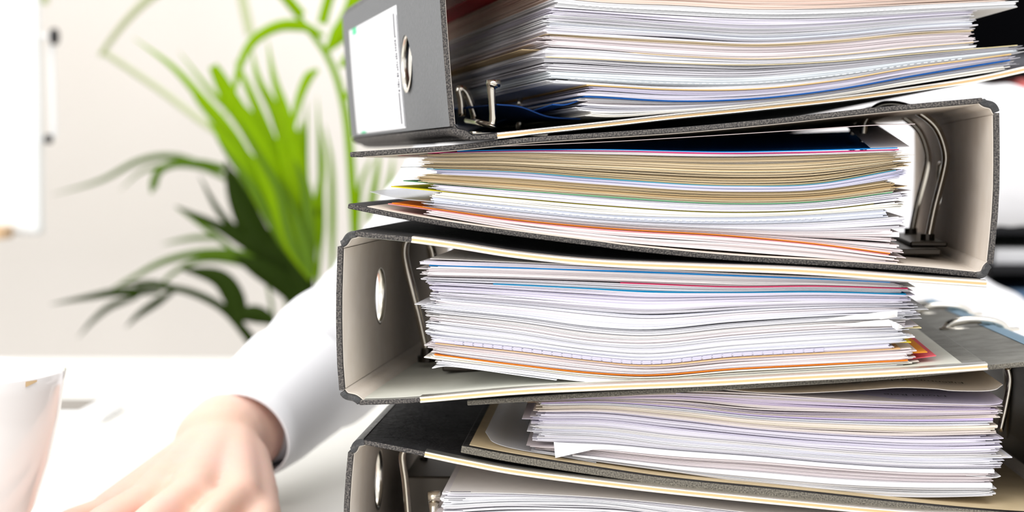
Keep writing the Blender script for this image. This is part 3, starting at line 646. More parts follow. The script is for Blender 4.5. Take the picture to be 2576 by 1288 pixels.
loose(B3, 'divider_sheet', [(2200, 826), (2260, 825), (2318, 825)], 0.004, 0.2, (0.92, 0.80, 0.45), 'pale yellow divider corner sticking out at the right of the middle binder', 'divider')
loose(B3, 'divider_sheet', [(2200, 862), (2260, 861), (2292, 861)], 0.002, 0.2, (0.95, 0.75, 0.05), 'small bright yellow divider tip among the white sheets of the middle binder', 'divider')
loose(B3, 'divider_sheet', [(2200, 718), (2260, 722), (2283, 726)], 0.003, 0.2, (0.55, 0.05, 0.08), 'dark red divider tip at the upper right of the middle binder', 'divider')
loose(B3, 'divider_sheet', [(2200, 745), (2260, 744), (2290, 744)], 0.003, 0.2, (0.12, 0.50, 0.20), 'green divider tip at the right of the middle binder', 'divider')
def crumple(B, quads, c, label):
    vs = []; fs = []
    for q in quads:
        n = len(vs)
        for (px, py, v) in q: u, z = B.uz(px, py, v); vs.append((u, v, z))
        for (px, py, v) in q: u, z = B.uz(px, py, v); vs.append((u, v+0.00025, z-0.0001))
        k = len(q); fs.append(tuple(n+i for i in range(k))); fs.append(tuple(n+k+i for i in range(k))[::-1])
        for i in range(k): fs.append((n+i, n+k+i, n+k+(i+1) % k, n+(i+1) % k))
    o = link('crumpled_sheet', vs, fs, M['paper'], None, tint=np.tile(np.array(c), (len(vs), 1))); o.location = (B.O.x, B.O.y, 0); o.rotation_euler = (0, 0, B.a)
    tag(o, label, 'paper'); return o
crumple(B3, [[(2050, 806, .0085), (2150, 792, .006), (2258, 781, .0075), (2257, 797, .006), (2215, 802, .0045), (2120, 803, .0075)],
             [(2200, 796, .0045), (2250, 789, .0035), (2256, 797, .005), (2216, 803, .003)],
             [(2100, 818, .0085), (2200, 806, .006), (2236, 804, .004), (2242, 820, .004), (2150, 821, .0075)],
             [(2236, 804, .004), (2262, 815, .0015), (2274, 824, .005), (2256, 829, .002), (2246, 824, .0035)]], (0.90, 0.89, 0.88), 'crumpled white sheet end bent out at the right of the middle binder')

# pile in binder 4 -------------------------------------------------
xs = [1370, 1500, 1700, 1900, 2100, 2300, 2490]
g4 = dict(slabel='single pale sheet in the thick pile of the fourth binder from the top', sgroup='pale sheets in the fourth binder from the top')
rows4 = [
 Bn([1000,997,985,990,1003,1012,1019], 10, 'purplemix', 'uppermost purple tinged sheaf of the fourth binder', l=1358, r=2505, gap=0.7, ga=2.2, singles=4, **g4),
 Bn([1012,1008,1013,1035,1040,1040,1036], 5, 'tanlilac', 'tan and lilac sheaf near the top of the fourth binder', l=1335, r=2515, gap=0.4),
 S([1012.5,1010,1022,1043,1052,1055,1052], (0.60, 0.50, 0.78), 'violet sheet near the top of the fourth binder', l=1362, r=2498),
 Bn([1015,1012.5,1025,1046,1056,1060,1058], 3, 'white', 'thin white sheaf under the violet sheet', l=1362, r=2500, gap=0.2),
 Bn([1021,1019,1034,1055,1066,1072,1070], 7, 'tanlilac', 'beige sheaf in the upper part of the fourth binder', l=1356, r=2506, gap=0.4, singles=2, **g4),
 Bn([1037,1036,1055,1078,1092,1100,1098], 16, 'lilac', 'lilac sheaf at mid height of the fourth binder', l=1352, r=2506, gap=0.25, singles=4, jag=0.004, **g4),
 Bn([1068,1070,1092,1110,1128,1138,1136], 16, 'mix', 'white sheaf at mid height of the fourth binder', l=1346, r=2508, gap=0.25, singles=4, jag=0.004, **g4),
 Bn([1094,1099,1124,1140,1158,1170,1170], 8, 'mix', 'smooth white sheaf of the fourth binder above the folded corner', l=1352, r=2506, gap=0.1, fr=0.0006),
 S([1113,1116,1133,1148,1166,1178,1180], (0.91, 0.91, 0.95), 'broad bright white sheet of the fourth binder with a folded down left corner', l=1394, r=2500, d=-0.001),
 Bn([1124,1130,1148,1160,1176,1188,1190], 12, 'pink', 'pinkish sheaf under the broad white sheet of the fourth binder', l=1350, r=2496, gap=0.5, ga=1.5, singles=3, **g4),
 S([1134,1149,1172,1187,1204,1214,1216], (0.92, 0.91, 0.94), 'torn edged white sheet low in the fourth binder', l=1440, r=2496, wob=0.0008, d=-0.0005),
 Bn([1138,1155,1181,1201,1218,1226,1228], 9, 'grey', 'lowest grey sheaf of the fourth binder', l=1352, r=2492, gap=0.3, fr=0.001),
 dict(y=[1143,1163,1190,1217,1240,1252,1249])]
pile(B4, 4, xs, rows4, 1356, 2506)
ts1 = loose(B4, 'paper_sheet', [(1560, 990), (1700, 979), (1780, 977), (1900, 987), (2000, 989), (2100, 985), (2200, 979), (2270, 975), (2350, 978), (2400, 983), (2487, 983), (2528, 971)], 0.0, 0.29, (0.78, 0.74, 0.72), 'wavy beige sheet with printed heading on top of the fourth binder', rise=0.008, dcut=([0, .95, 1], [0, 0, 0.004]))
ts2 = loose(B4, 'paper_sheet', [(1700, 990), (1900, 997), (2100, 1006), (2300, 1013), (2485, 1018), (2528, 1011)], 0.0, 0.29, (0.72, 0.66, 0.80), 'lilac sheet with printed heading second from the top of the fourth binder', rise=0.003, dcut=([0, .95, 1], [0, 0, 0.004]))
loose(B4, 'paper_sheet', [(2380, 1030), (2480, 1036), (2525, 1041)], 0.002, 0.29, (0.88, 0.87, 0.86), 'white sheet corner poking out at the upper right of the fourth binder', dcut=([0, 1], [0, 0.002]))
loose(B4, 'paper_sheet', [(2430, 1196), (2480, 1200), (2505, 1203), (2520, 1200)], 0.001, 0.28, (0.92, 0.92, 0.93), 'bent white sheet corner poking out at the lower right of the fourth binder', dcut=([0, 1], [0, 0.002]))
crumple(B4, [[(1393, 1112, .007), (1500, 1119, .0075), (1640, 1134, .0085), (1560, 1131, .0075), (1492, 1131, .0065), (1397, 1152, .004)]], (0.92, 0.92, 0.95), 'white sheet corner folded down at the left of the fourth binder').name = 'folded_corner_sheet'
loose(B4, 'plastic_sleeve', [(1216, 1097), (1250, 1118), (1310, 1133), (1400, 1147), (1500, 1164)], 0.0, 0.29, (0.8, 0.82, 0.88), 'clear plastic sleeve lying at the bottom left inside the fourth binder', 'plastic sleeve', m=M['sleeve'], dcut=([0, .15, 1], [0.012, 0.002, 0]))
mb = MB(); 
q = [B4.uz(1296, 1060, .10), B4.uz(1350, 1075, .10)]; zf = B4.uz(1300, 1115, .03)[1]
mb.box((q[0][0], 0.09, zf-0.001), (q[1][0]+0.03, 0.105, zf+0.0005)); mb.build('sheet_lifter', M['black_plastic'], B4.root)

# pile in binder 5 -------------------------------------------------
xs = [1115, 1300, 1500, 1700, 1900, 2300]
g5 = dict(slabel='single white sheet in the lowest binder', sgroup='white sheets in the lowest binder')
rows5 = [
 S([1238,1241,1250,1268,1290,1320], (0.86, 0.84, 0.84), 'topmost white sheet of the lowest binder with short printed bars at its left', l=1128, r=2290, th=0.0003),
 Bn([1240,1245,1255,1273,1295,1325], 8, 'white', 'uppermost white sheaf of the lowest binder', l=1114, r=2290, gap=0.3, fr=0.002, singles=3, **g5),
 Bn([1266,1258,1262,1288,1312,1345], 8, 'white', 'wavy white sheaf of the lowest binder', l=1112, r=2290, gap=0.9, ga=3.5, fr=0.002, singles=3, **g5),
 Bn([1300,1290,1290,1310,1335,1370], 30, 'mix', 'lower sheaf of the lowest binder', l=1112, r=2290, gap=0.2),
 dict(y=[1480,1480,1480,1480,1480,1480])]
rows5_ = pile(B5, 5, xs, rows5, 1112, 2290)
def bars5(L_):
    vs = []; fs = []
    for (x0, x1, y, h) in L_:
        n = len(vs)
        for (px, py) in ((x0, y), (x1, y), (x1, y+h), (x0, y+h)):
            u, z = B5.uz(px, py, REC-0.0022); vs.append((u, REC-0.0022, z))
        for (px, py) in ((x0, y), (x1, y), (x1, y+h), (x0, y+h)):
            u, z = B5.uz(px, py, REC-0.0022); vs.append((u, REC-0.0019, z))
        fs += [(n, n+1, n+2, n+3), (n, n+4, n+5, n+1), (n+3, n+2, n+6, n+7), (n, n+3, n+7, n+4), (n+1, n+5, n+6, n+2)]
    return vs, fs
v_, f_ = bars5([(1133, 1184, 1236.5, 1.3), (1117, 1171, 1253.5, 1.2), (1128, 1164, 1257.5, 1.1), (1118, 1165, 1284, 1.3)])
o = link('printed_bar', v_, f_, M['ink'], rows5_[0]['obj']); 

# pile in binder 1 -------------------------------------------------
xs = [1385, 1500, 1700, 1900, 2100, 2300, 2440]
g1 = dict(slabel='single white sheet in the thick pile of the topmost binder', sgroup='white sheets in the topmost binder')
rows1 = [
 S([-75,-70,-60,-55,-55,-66,-80], (0.55, 0.02, 0.03), 'dark red divider sheet on top of the papers in the topmost binder', l=1330, r=2450, name='divider_sheet', cat='divider'),
 Bn([-71,-66,-56,-51,-51,-62,-76], 20, 'tanpink', 'uppermost salmon tinted sheaf of the topmost binder', l=1402, r=2540, gap=0.3, fr=0.001, singles=3, slabel='single salmon tinted sheet high in the topmost binder', sgroup='salmon sheets in the topmost binder'),
 S([-8,4,12,22,19,10,4], (0.74, 0.74, 0.75), 'grey translucent sleeves with a row of white perforations in the topmost binder', name='plastic_sleeve', cat='plastic sleeve', l=1400, r=2568, dash=(0.0033, 0.0018, 0.00022, (0.93, 0.93, 0.93)), dn=[-0.0002]),
 Bn([18,26,38,46,44,32,24], 8, 'lilac', 'pale lilac sheaf under the upper perforated sleeves', l=1386, r=2450, gap=0.5, ga=1.6, singles=3, **g1),
 Bn([36,44,60,70,62,46,36], 14, 'grey', 'light grey sheaf above the brown cards in the topmost binder', l=1380, r=2452, gap=0.5, ga=1.5, singles=4, **g1),
 S([62,70,82,94,84,64,56], (0.78, 0.82, 0.93), 'pale blue sheet above the brown cards in the topmost binder', l=1385, r=2445),
 Bn([64,73,86,98,88,68,60], 5, 'white', 'thin white sheaf directly on the brown cards', l=1380, r=2452, gap=0.2),
 Bn([84,91,101,109,99,80,73], 3, 'tan', 'few brown cards in the middle of the topmost binder', l=1380, r=2446, gap=0.4, fr=0.0006),
 Bn([89,97,108,116,106,86,78], 12, 'pink', 'smooth pinkish white sheaf below the brown cards', l=1380, r=2446, gap=0.1, fr=0.0008, singles=3, **g1),
 S([118,124,139,146,136,116,104], (0.80, 0.62, 0.36), 'thin tan sheet sticking out at the left side of the topmost binder', l=1338, r=2450, dl=0.02),
 Bn([120,126,141,148,138,118,106], 7, 'white', 'bright white sheaf under the thin tan sheet', l=1376, r=2450, gap=0.3, fr=0.0008, singles=2, **g1),
 S([142,147,157,161,152,133,121], (0.78, 0.66, 0.38), 'second thin tan sheet in the topmost binder', l=1376, r=2560),
 Bn([144,149,159,163,154,135,123], 12, 'grey', 'ragged grey white sheaf in the lower half of the topmost binder', l=1376, r=2562, gap=0.7, ga=2.0, jag=0.006, fr=0.002, singles=4, **g1),
 S([178,183,192,192,175,150,135], (0.80, 0.84, 0.87), 'bulging translucent sleeves in the lower half of the topmost binder', name='plastic_sleeve', cat='plastic sleeve', l=1382, r=2562, dash=(0.0035, 0.002, 0.00018, (0.90, 0.93, 0.95)), dn=[-0.0012], wob=0.0008),
 Bn([196,204,214,212,192,160,143], 4, 'white', 'thin white sheaf under the bulging sleeves', l=1390, r=2566, gap=0.4, jag=0.005),
 S([208,213,223,221,200,166,147], (0.80, 0.55, 0.22), 'lowest thin orange tan sheet in the topmost binder', l=1476, r=2544),
 Bn([210,216,226,224,203,169,150], 9, 'lilac', 'lilac sheaf inside the dark blue folder', l=1478, r=2548, gap=0.35, ga=1.6, fr=0.0008, singles=2, slabel='single lilac sheet inside the dark blue folder', sgroup='lilac sheets in the dark blue folder'),
 S([238,242,252,245,222,187,164], (0.01, 0.10, 0.38), 'dark blue folder near the bottom of the topmost binder', l=1470, r=2538, name='blue_folder', cat='folder', d=-0.001),
 Bn([241,245.5,255.5,249,226,191,168], 14, 'mix', 'fanned white sheaf under the dark blue folder', l=1470, r=2540, gap=0.6, ga=1.6, jag=0.004, fr=0.002, singles=3, **g1),
 Bn([268,281,275,259,235,200,178], 4, 'cream', 'lowest cream sheets of the topmost binder', l=1480, r=2530, gap=0.7, ga=1.5),
 dict(y=[276,293,283,266,242,210,188])]
pile(B1, 1, xs, rows1, 1380, 2450, rec=0.007)
# side wall of the blue folder and its pockets, seen at the left
loose(B1, 'blue_folder', [(1390, 262), (1425, 262), (1475, 246)], 0.004, 0.27, (0.01, 0.07, 0.28), 'dark blue folder flap running back to the lever of the topmost binder', 'folder', th=0.0006, rise=-0.010)
loose(B1, 'divider_sheet', [(1250, 262), (1310, 268), (1380, 292), (1460, 297)], 0.02, 0.24, (0.01, 0.05, 0.20), 'curved navy plastic divider behind the lever of the topmost binder', 'divider', th=0.0007, rise=0.004)

# printed headings
def heading(B, text, sheet, size, px, py, rot=math.pi):
    cu = bpy.data.curves.new('t', 'FONT'); cu.body = text; cu.size = size; cu.align_x = 'LEFT'; to = bpy.data.objects.new('t', cu); COL.objects.link(to)
    bpy.context.view_layer.update(); me = bpy.data.meshes.new_from_object(to.evaluated_get(bpy.context.evaluated_depsgraph_get())); bpy.data.objects.remove(to)
    u0, z0 = B.uz(px, py, REC+0.02); sm = sheet.data; co = np.array([v.co[:] for v in sm.vertices])
    for v in me.vertices:
        x, y = v.co.x, v.co.y; uu = u0-x; vv_ = REC+0.02-y
        k = np.argmin((co[:, 0]-uu)**2+((co[:, 1]-vv_)*0.5)**2)
        near = co[(abs(co[:, 0]-uu) < 0.006)]
        us_ = near[near[:, 2] >= 0]; A = np.stack([near[:, 0], near[:, 1], np.ones(len(near))], 1)
        sol = np.linalg.lstsq(A, near[:, 2], rcond=None)[0]
        v.co = (uu, vv_, sol[0]*uu+sol[1]*vv_+sol[2]+0.0009)
    o = bpy.data.objects.new('printed_heading', me); COL.objects.link(o); me.materials.clear(); me.materials.append(M['ink']); o.parent = sheet
heading(B4, 'Eigentum-Release (property rel', ts1, 0.0062, 2423, 948)
heading(B4, 'Model Rele', ts2, 0.0062, 2380, 990)

# ------------------------------------------------------------------ cup
cc = at(-178, 933, 0.85)
cup = empty('coffee_cup', (cc.x, cc.y, 0), 0, 'large white porcelain coffee cup at the left edge of the desk', 'cup')
mb = MB(); R = 0.0665; hc = cc.z
prof = [(0.0, 0.004), (0.026, 0.004), (0.028, 0.0), (0.032, 0.0), (0.034, 0.004), (0.040, 0.014), (0.0505, 0.035), (0.0580, 0.058), (0.0630, 0.080), (0.0655, 0.096), (R, hc-0.001), (R-0.0008, hc), (R-0.0022, hc-0.0008), (0.0625, 0.094), (0.0595, 0.078), (0.0540, 0.056), (0.046, 0.035), (0.035, 0.018), (0.0, 0.012)]
mb.lathe(prof, 72); mb.build('cup_body', M['porcelain'], cup, smooth=True)
mb = MB(); mb.tube(catmull([(-0.060, 0, 0.082), (-0.085, 0, 0.088), (-0.098, 0, 0.070), (-0.088, 0, 0.045), (-0.050, 0, 0.034)], 6), 0.0055, 14); mb.build('handle', M['porcelain'], cup, smooth=True)
mb = MB(); 
for k in range(3):
    an = math.radians(-30+k*2.2); r_ = R+0.0003
    for j in range(1): mb.add([(r_*math.cos(an), r_*math.sin(an), hc-0.0012), (r_*math.cos(an+0.04), r_*math.sin(an+0.04), hc-0.0012), (r_*math.cos(an+0.04), r_*math.sin(an+0.04), hc-0.0032+0.0006*k), (r_*math.cos(an), r_*math.sin(an), hc-0.0038+0.0006*k)], [(0, 1, 2, 3)])
mb.build('coffee_stain', M['coffee'], cup)
# ------------------------------------------------------------------ phone
ph = empty('mobile_phone', (-0.384, 1.392, 0), math.radians(-1), 'white mobile phone lying flat on the desk between cup and hand', 'phone')
mb = MB(); mb.box((-0.0575, -0.036, 0.0), (0.0575, 0.038, 0.009)); mb.build('case', M['white_plastic'], ph, bevel=0.0035)
mb = MB(); mb.box((-0.046, -0.028, 0.0088), (0.036, 0.036, 0.0094)); mb.build('screen', M['screen'], ph)
mb = MB(); mb.lathe([(0.0, 0.0098), (0.004, 0.0096), (0.0045, 0.009)], 20, (0.047, 0.002, 0)); mb.build('home_button', M['white_plastic'], ph)

# ------------------------------------------------------------------ flip chart
Yf = 2.25; pr = at(108, 590, Yf); 
fc = empty('flip_chart', (pr.x-0.35, Yf, FZ), 0, 'white flip chart board standing at the left against the cream wall', 'flip chart')
mb = MB(); zb_ = pr.z-FZ; mb.box((-0.35, -0.012, zb_), (0.35, 0.012, zb_+0.98)); mb.build('board', M['board'], fc, bevel=0.006)
mb = MB(); mb.box((-0.33, -0.055, zb_-0.004), (0.315, -0.013, zb_+0.012)); mb.build('pen_tray', M['wood'], fc, bevel=0.002)
kz = at(135, 92, Yf)
for px, py, rr in ((137, 92, 0.011), (122, 350, 0.006)):
    k = at(px, py, Yf); x = k.x-fc.location.x; z = k.z-FZ
    mb = MB(); mb.tube([(0.345, 0, z), (x-0.004, 0, z)], 0.003, 10); mb.build('bolt', M['white_plastic'], fc)
    mb = MB(); mb.tube([(x-0.005, 0, z), (x-0.003, 0, z), (x+0.003, 0, z), (x+0.005, 0, z)], [rr*.7, rr, rr, rr*.7], 18); mb.build('knob', M['black_plastic'], fc)
mb = MB(); a = at(122, 110, Yf); c = at(130, 345, Yf); mb.tube([(a.x-fc.location.x, 0.01, a.z-FZ), (c.x-fc.location.x, 0.01, c.z-FZ)], 0.004, 10); mb.build('clamp_bar', M['white_plastic'], fc)
for x in (-0.28, 0.28):
    mb = MB(); mb.tube([(x*0.8, 0.02, zb_+0.5), (x*1.1, -0.12, 0.0)], 0.013, 12); mb.build('leg', M['white_plastic'], fc)
mb = MB(); mb.tube([(0, 0.02, zb_+0.5), (0, 0.45, 0.0)], 0.013, 12); mb.build('leg', M['white_plastic'], fc)

# ------------------------------------------------------------------ palm
PC = at(770, 1000, 2.15)
palm = empty('potted_palm', (PC.x, 2.2, FZ), 0, 'potted palm with bright green fronds standing behind the desk', 'plant')
mb = MB(); mb.lathe([(0.0, 0.0), (0.10, 0.0), (0.135, 0.26), (0.145, 0.27), (0.145, 0.285), (0.132, 0.285), (0.128, 0.25), (0.0, 0.25)], 40); mb.build('pot', M['pot'], palm, smooth=False)
mb = MB(); mb.lathe([(0.0, 0.262), (0.129, 0.258)], 30); mb.build('soil', M['soil'], palm)
def toL(p): return Vector((p.x-palm.location.x, p.y-palm.location.y, p.z-palm.location.z))
def blade(mb, pts, w, Y0, Y1, prof=None, fold=0.25):
    """pts pixels base->tip; width w px at Y; tapering blade with a V fold"""
    P2 = catmull(pts, 7); n = len(P2); P = [toL(at(p[0], p[1], Y0+(Y1-Y0)*i/(n-1))) for i, p in enumerate(P2)]
    vs = []; fs = []
    for i, p in enumerate(P):
        s = i/(n-1); T = (P[min(i+1, n-1)]-P[max(i-1, 0)]).normalized(); side = T.cross(Vector((0, 1, 0)))
        if side.length < 1e-3: side = Vector((1, 0, 0))
        side.normalize(); nn = side.cross(T)
        ww = w*0.5*(Y0/F)*(prof(s) if prof else (min(1, 0.35+s*3)*(1-s**2.2)+0.03))
        vs += [p-side*ww+nn*ww*fold, p, p+side*ww+nn*ww*fold]
        vs += [p-side*ww+nn*(ww*fold+0.0004), p+nn*0.0004, p+side*ww+nn*(ww*fold+0.0004)]
    for i in range(n-1):
        a = i*6; b_ = a+6
        fs += [(a, a+1, b_+1, b_), (a+1, a+2, b_+2, b_+1), (a+3, b_+3, b_+4, a+4), (a+4, b_+4, b_+5, a+5), (a, b_, b_+3, a+3), (a+2, a+5, b_+5, b_+2)]
    mb.add(vs, fs)
def frond(mname, blades, stems=()):
    for bl in blades:
        pts, w, Y0, Y1 = bl[:4]; mb = MB(); blade(mb, pts, w, Y0, Y1, bl[4] if len(bl) > 4 else None); mb.build('leaf', M[mname], palm, smooth=True)
    for (pts, w, Y0, Y1) in stems:
        P2 = catmull(pts, 6); n = len(P2); P = [toL(at(p[0], p[1], Y0+(Y1-Y0)*i/(n-1))) for i, p in enumerate(P2)]
        mb = MB(); mb.tube(P, [w*0.5*Y0/F*(1-0.55*i/(n-1)) for i in range(n)], 8); mb.build('stem', M[mname], palm, smooth=True)
B0 = (785, 700)
# big arching bright frond
frond('leaf_bright', [
  ([(815, 90), (760, 66), (700, 66), (640, 100), (605, 160), (585, 240), (560, 300)], 30, 2.0, 1.95),
  ([(822, 128), (850, 90), (880, 40), (905, -30)], 46, 2.0, 2.0, lambda s: min(1, .3+2*s)),
  ([(810, 60), (820, 20), (838, -40)], 26, 2.0, 2.0, lambda s: 1),
  ([(855, 170), (870, 150), (885, 120), (900, 60)], 22, 2.0, 2.0),
  ([(800, 175), (775, 195), (752, 250), (735, 320), (722, 370)], 26, 2.0, 1.98),
  ([(760, 40), (735, 10), (700, -30)], 24, 2.0, 2.0, lambda s: 1),
  ([(868, 250), (885, 225), (905, 190)], 18, 2.0, 2.0),
  ], [([(905, 760), (892, 560), (878, 360), (862, 250), (828, 150), (765, 60), (680, -40)], 26, 2.05, 2.0)])
frond('leaf_bright', [
  ([B0, (680, 520), (590, 350), (500, 240), (430, 165), (335, 95)], 34, 2.0, 2.15),
  ([B0, (720, 560), (660, 400), (590, 290), (530, 230), (450, 130)], 34, 2.0, 2.15),
  ([B0, (740, 560), (690, 440), (630, 330), (575, 240), (535, 165)], 46, 2.0, 2.0, lambda s: min(1, .5+s)*(1-s**8*.5)),
  ([B0, (740, 520), (690, 380), (640, 260), (610, 190), (590, 150)], 36, 2.0, 2.1),
  ([B0, (765, 520), (725, 380), (690, 280), (650, 200), (632, 120)], 44, 2.0, 2.1),
  ([B0, (770, 520), (735, 380), (715, 280), (690, 200), (672, 100)], 44, 1.98, 2.1),
  ([B0, (772, 520), (735, 400), (700, 300), (665, 230), (645, 170)], 40, 1.97, 2.1),
  ([B0, (745, 560), (700, 450), (665, 360), (640, 300), (600, 250)], 40, 1.98, 2.1)])
frond('leaf_bright', [
  ([B0, (745, 520), (720, 420), (695, 330)], 60, 2.0, 2.0),
  ([B0, (760, 560), (745, 430), (735, 340), (722, 290)], 60, 2.0, 2.0),
  ([B0, (720, 600), (660, 500), (610, 410), (560, 350), (520, 300)], 50, 1.99, 2.05)])
frond('leaf_bright', [
  ([(800, 720), (775, 560), (768, 430), (770, 330), (772, 250)], 20, 2.1, 2.1),
  ([(800, 700), (808, 560), (806, 430), (802, 330), (798, 240)], 18, 2.1, 2.1),
  ([(835, 700), (836, 500), (832, 400), (815, 310)], 18, 2.2, 2.2),
  ([(925, 560), (940, 480), (950, 420), (955, 380)], 20, 2.1, 2.1),
  ([(960, 560), (975, 480), (985, 430), (990, 390)], 16, 2.2, 2.2),
  ([(900, 600), (905, 480), (925, 420), (940, 395)], 14, 2.3, 2.3)])
frond('leaf_bright', [
  ([B0, (760, 520), (750, 400), (756, 330), (760, 300)], 34, 2.02, 2.1),
  ([B0, (790, 560), (805, 470), (812, 400), (806, 320)], 26, 2.03, 2.1),
  ([B0, (730, 600), (690, 500), (655, 430), (625, 380)], 50, 1.97, 2.0),
  ([B0, (700, 560), (620, 420), (560, 330), (495, 250), (470, 190)], 26, 2.03, 2.15)])
frond('leaf_mid', [
  ([B0, (730, 600), (700, 480), (655, 400), (600, 300)], 22, 1.96, 2.0),
  ([B0, (700, 590), (640, 480), (580, 400), (540, 340)], 24, 1.98, 2.0),
  ([B0, (775, 560), (765, 470), (740, 400)], 30, 1.97, 2.0),
  ([B0, (760, 600), (735, 520), (700, 440)], 20, 1.95, 2.0)])
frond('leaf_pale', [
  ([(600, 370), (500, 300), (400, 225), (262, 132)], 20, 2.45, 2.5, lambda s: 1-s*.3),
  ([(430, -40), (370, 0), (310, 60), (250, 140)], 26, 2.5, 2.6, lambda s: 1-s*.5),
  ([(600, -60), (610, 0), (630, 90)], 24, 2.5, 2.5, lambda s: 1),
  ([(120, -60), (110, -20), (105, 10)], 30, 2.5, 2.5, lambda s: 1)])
# dark arching fronds
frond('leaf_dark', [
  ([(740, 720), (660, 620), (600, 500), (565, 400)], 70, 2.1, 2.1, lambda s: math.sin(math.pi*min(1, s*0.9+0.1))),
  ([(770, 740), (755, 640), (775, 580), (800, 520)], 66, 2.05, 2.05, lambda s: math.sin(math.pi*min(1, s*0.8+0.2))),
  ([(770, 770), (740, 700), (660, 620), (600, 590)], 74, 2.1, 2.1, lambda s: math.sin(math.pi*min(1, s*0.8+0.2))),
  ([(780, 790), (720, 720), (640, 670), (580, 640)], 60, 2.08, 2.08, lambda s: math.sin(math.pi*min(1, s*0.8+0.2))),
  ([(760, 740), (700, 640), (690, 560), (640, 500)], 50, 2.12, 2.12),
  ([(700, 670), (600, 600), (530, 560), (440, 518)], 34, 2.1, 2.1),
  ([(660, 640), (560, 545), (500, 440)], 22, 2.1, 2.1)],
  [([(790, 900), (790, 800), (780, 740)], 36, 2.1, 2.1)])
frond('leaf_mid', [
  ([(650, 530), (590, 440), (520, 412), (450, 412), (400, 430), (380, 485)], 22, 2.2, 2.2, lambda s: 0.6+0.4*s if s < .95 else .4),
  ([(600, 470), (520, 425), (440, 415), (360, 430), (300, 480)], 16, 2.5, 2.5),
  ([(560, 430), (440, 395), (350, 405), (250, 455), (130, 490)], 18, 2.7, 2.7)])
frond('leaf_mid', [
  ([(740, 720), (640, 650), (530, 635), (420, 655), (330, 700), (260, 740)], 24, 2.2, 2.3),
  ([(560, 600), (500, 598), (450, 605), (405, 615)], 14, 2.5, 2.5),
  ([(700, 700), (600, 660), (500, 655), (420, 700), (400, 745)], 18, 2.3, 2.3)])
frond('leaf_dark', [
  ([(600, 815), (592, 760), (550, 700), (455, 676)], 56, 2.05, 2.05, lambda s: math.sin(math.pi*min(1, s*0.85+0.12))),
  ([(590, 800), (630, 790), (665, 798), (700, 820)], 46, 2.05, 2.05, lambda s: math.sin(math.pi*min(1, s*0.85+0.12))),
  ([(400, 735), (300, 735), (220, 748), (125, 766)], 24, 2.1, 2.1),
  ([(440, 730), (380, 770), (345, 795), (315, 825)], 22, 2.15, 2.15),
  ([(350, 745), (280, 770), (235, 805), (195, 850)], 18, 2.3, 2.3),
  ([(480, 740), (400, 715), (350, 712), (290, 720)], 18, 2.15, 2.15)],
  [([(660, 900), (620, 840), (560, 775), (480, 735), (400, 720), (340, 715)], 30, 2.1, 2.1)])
frond('leaf_mid', [([(600, 640), (500, 560), (440, 520)], 16, 2.3, 2.3)],
  [([(690, 900), (682, 760), (660, 680)], 12, 2.2, 2.2), ([(740, 900), (722, 780), (710, 700)], 10, 2.2, 2.2)])
for k in range(9):
    mb = MB(); p = at(700+k*24, 900, 2.1+0.02*(k % 4)); q = toL(p); a = 2*math.pi*k/9
    mb.tube(catmull([(0.05*math.cos(a), 0.05*math.sin(a), 0.25), (q.x*0.5+0.02*math.cos(a), q.y*0.5, 0.45), (q.x, q.y, q.z)], 5), 0.006, 8); mb.build('stem', M['leaf_mid'], palm, smooth=True)

# ------------------------------------------------------------------ right background: shelving, letter trays
su = empty('shelving_unit', (0.98, 2.55, FZ), 0, 'black shelving unit at the far right behind the person', 'shelf')
mb = MB(); mb.box((-0.42, 0.17, 0), (0.45, 0.19, 1.9)); mb.build('back_panel', M['black_unit'], su)
for x in (-0.44, 0.43):
    mb = MB(); mb.box((x, -0.17, 0), (x+0.02, 0.19, 1.9)); mb.build('side_panel', M['black_unit'], su)
zs_ = at(2576, 157, 2.4).z-FZ
for z, m_ in ((0.05, 'board_grey'), (zs_-0.42, 'board_grey'), (zs_, 'board_grey'), (zs_+0.4, 'board_grey'), (1.88, 'board_grey')):
    mb = MB(); mb.box((-0.42, -0.17, z-0.009), (0.43, 0.17, z+0.009)); mb.build('shelf_board', M[m_], su)
mb = MB(); mb.box((-0.42, 0.12, zs_-0.12), (0.43, 0.165, zs_-0.009)); mb.build('rear_rail', M['brown_grey'], su)
rb = at(2553, 235, 2.42); rbx = rb.x
o = empty('box_file', (rbx+0.037, 2.48, FZ+zs_-0.42+0.009), 0, 'red box file on the black shelving at the right edge', 'box file')
mb = MB(); hgt = at(2560, 205, 2.42).z-(FZ+zs_-0.411); mb.box((-0.045, -0.1, 0), (0.045, 0.1, hgt)); mb.build('box_body', M['red'], o, bevel=0.003)
mb = MB(); mb.box((-0.03, -0.102, hgt*0.3), (0.03, -0.1, hgt*0.6)); mb.build('label_plate', M['white_paper'], o)
# sideboard + trays
sb = empty('sideboard', (0.98, 2.08, FZ), 0, 'low grey sideboard under the black letter trays at the right', 'cabinet')
mb = MB(); mb.box((-0.5, -0.18, 0.06), (0.5, 0.2, 0.71)); mb.build('body', M['board_grey'], sb, bevel=0.003)
mb = MB(); mb.box((-0.51, -0.19, 0.71), (0.51, 0.21, 0.73)); mb.build('top', M['board_grey'], sb)
for x in (-0.25, 0.25):
    mb = MB(); mb.box((x-0.24, -0.195, 0.08), (x+0.24, -0.18, 0.70)); d_ = mb.build('door', M['board_grey'], sb); mb = MB(); mb.box((x-0.02, -0.205, 0.6), (x+0.02, -0.195, 0.62)); mb.build('handle', M['chrome'], d_)
Yt = 1.93; tz0 = -0.01
desc = ['lowest', 'second from the bottom', 'middle', 'topmost']
tt = empty('letter_tray', (0.70, 2.06, tz0), 0, 'tower of black letter trays on the sideboard behind the person', 'letter tray')
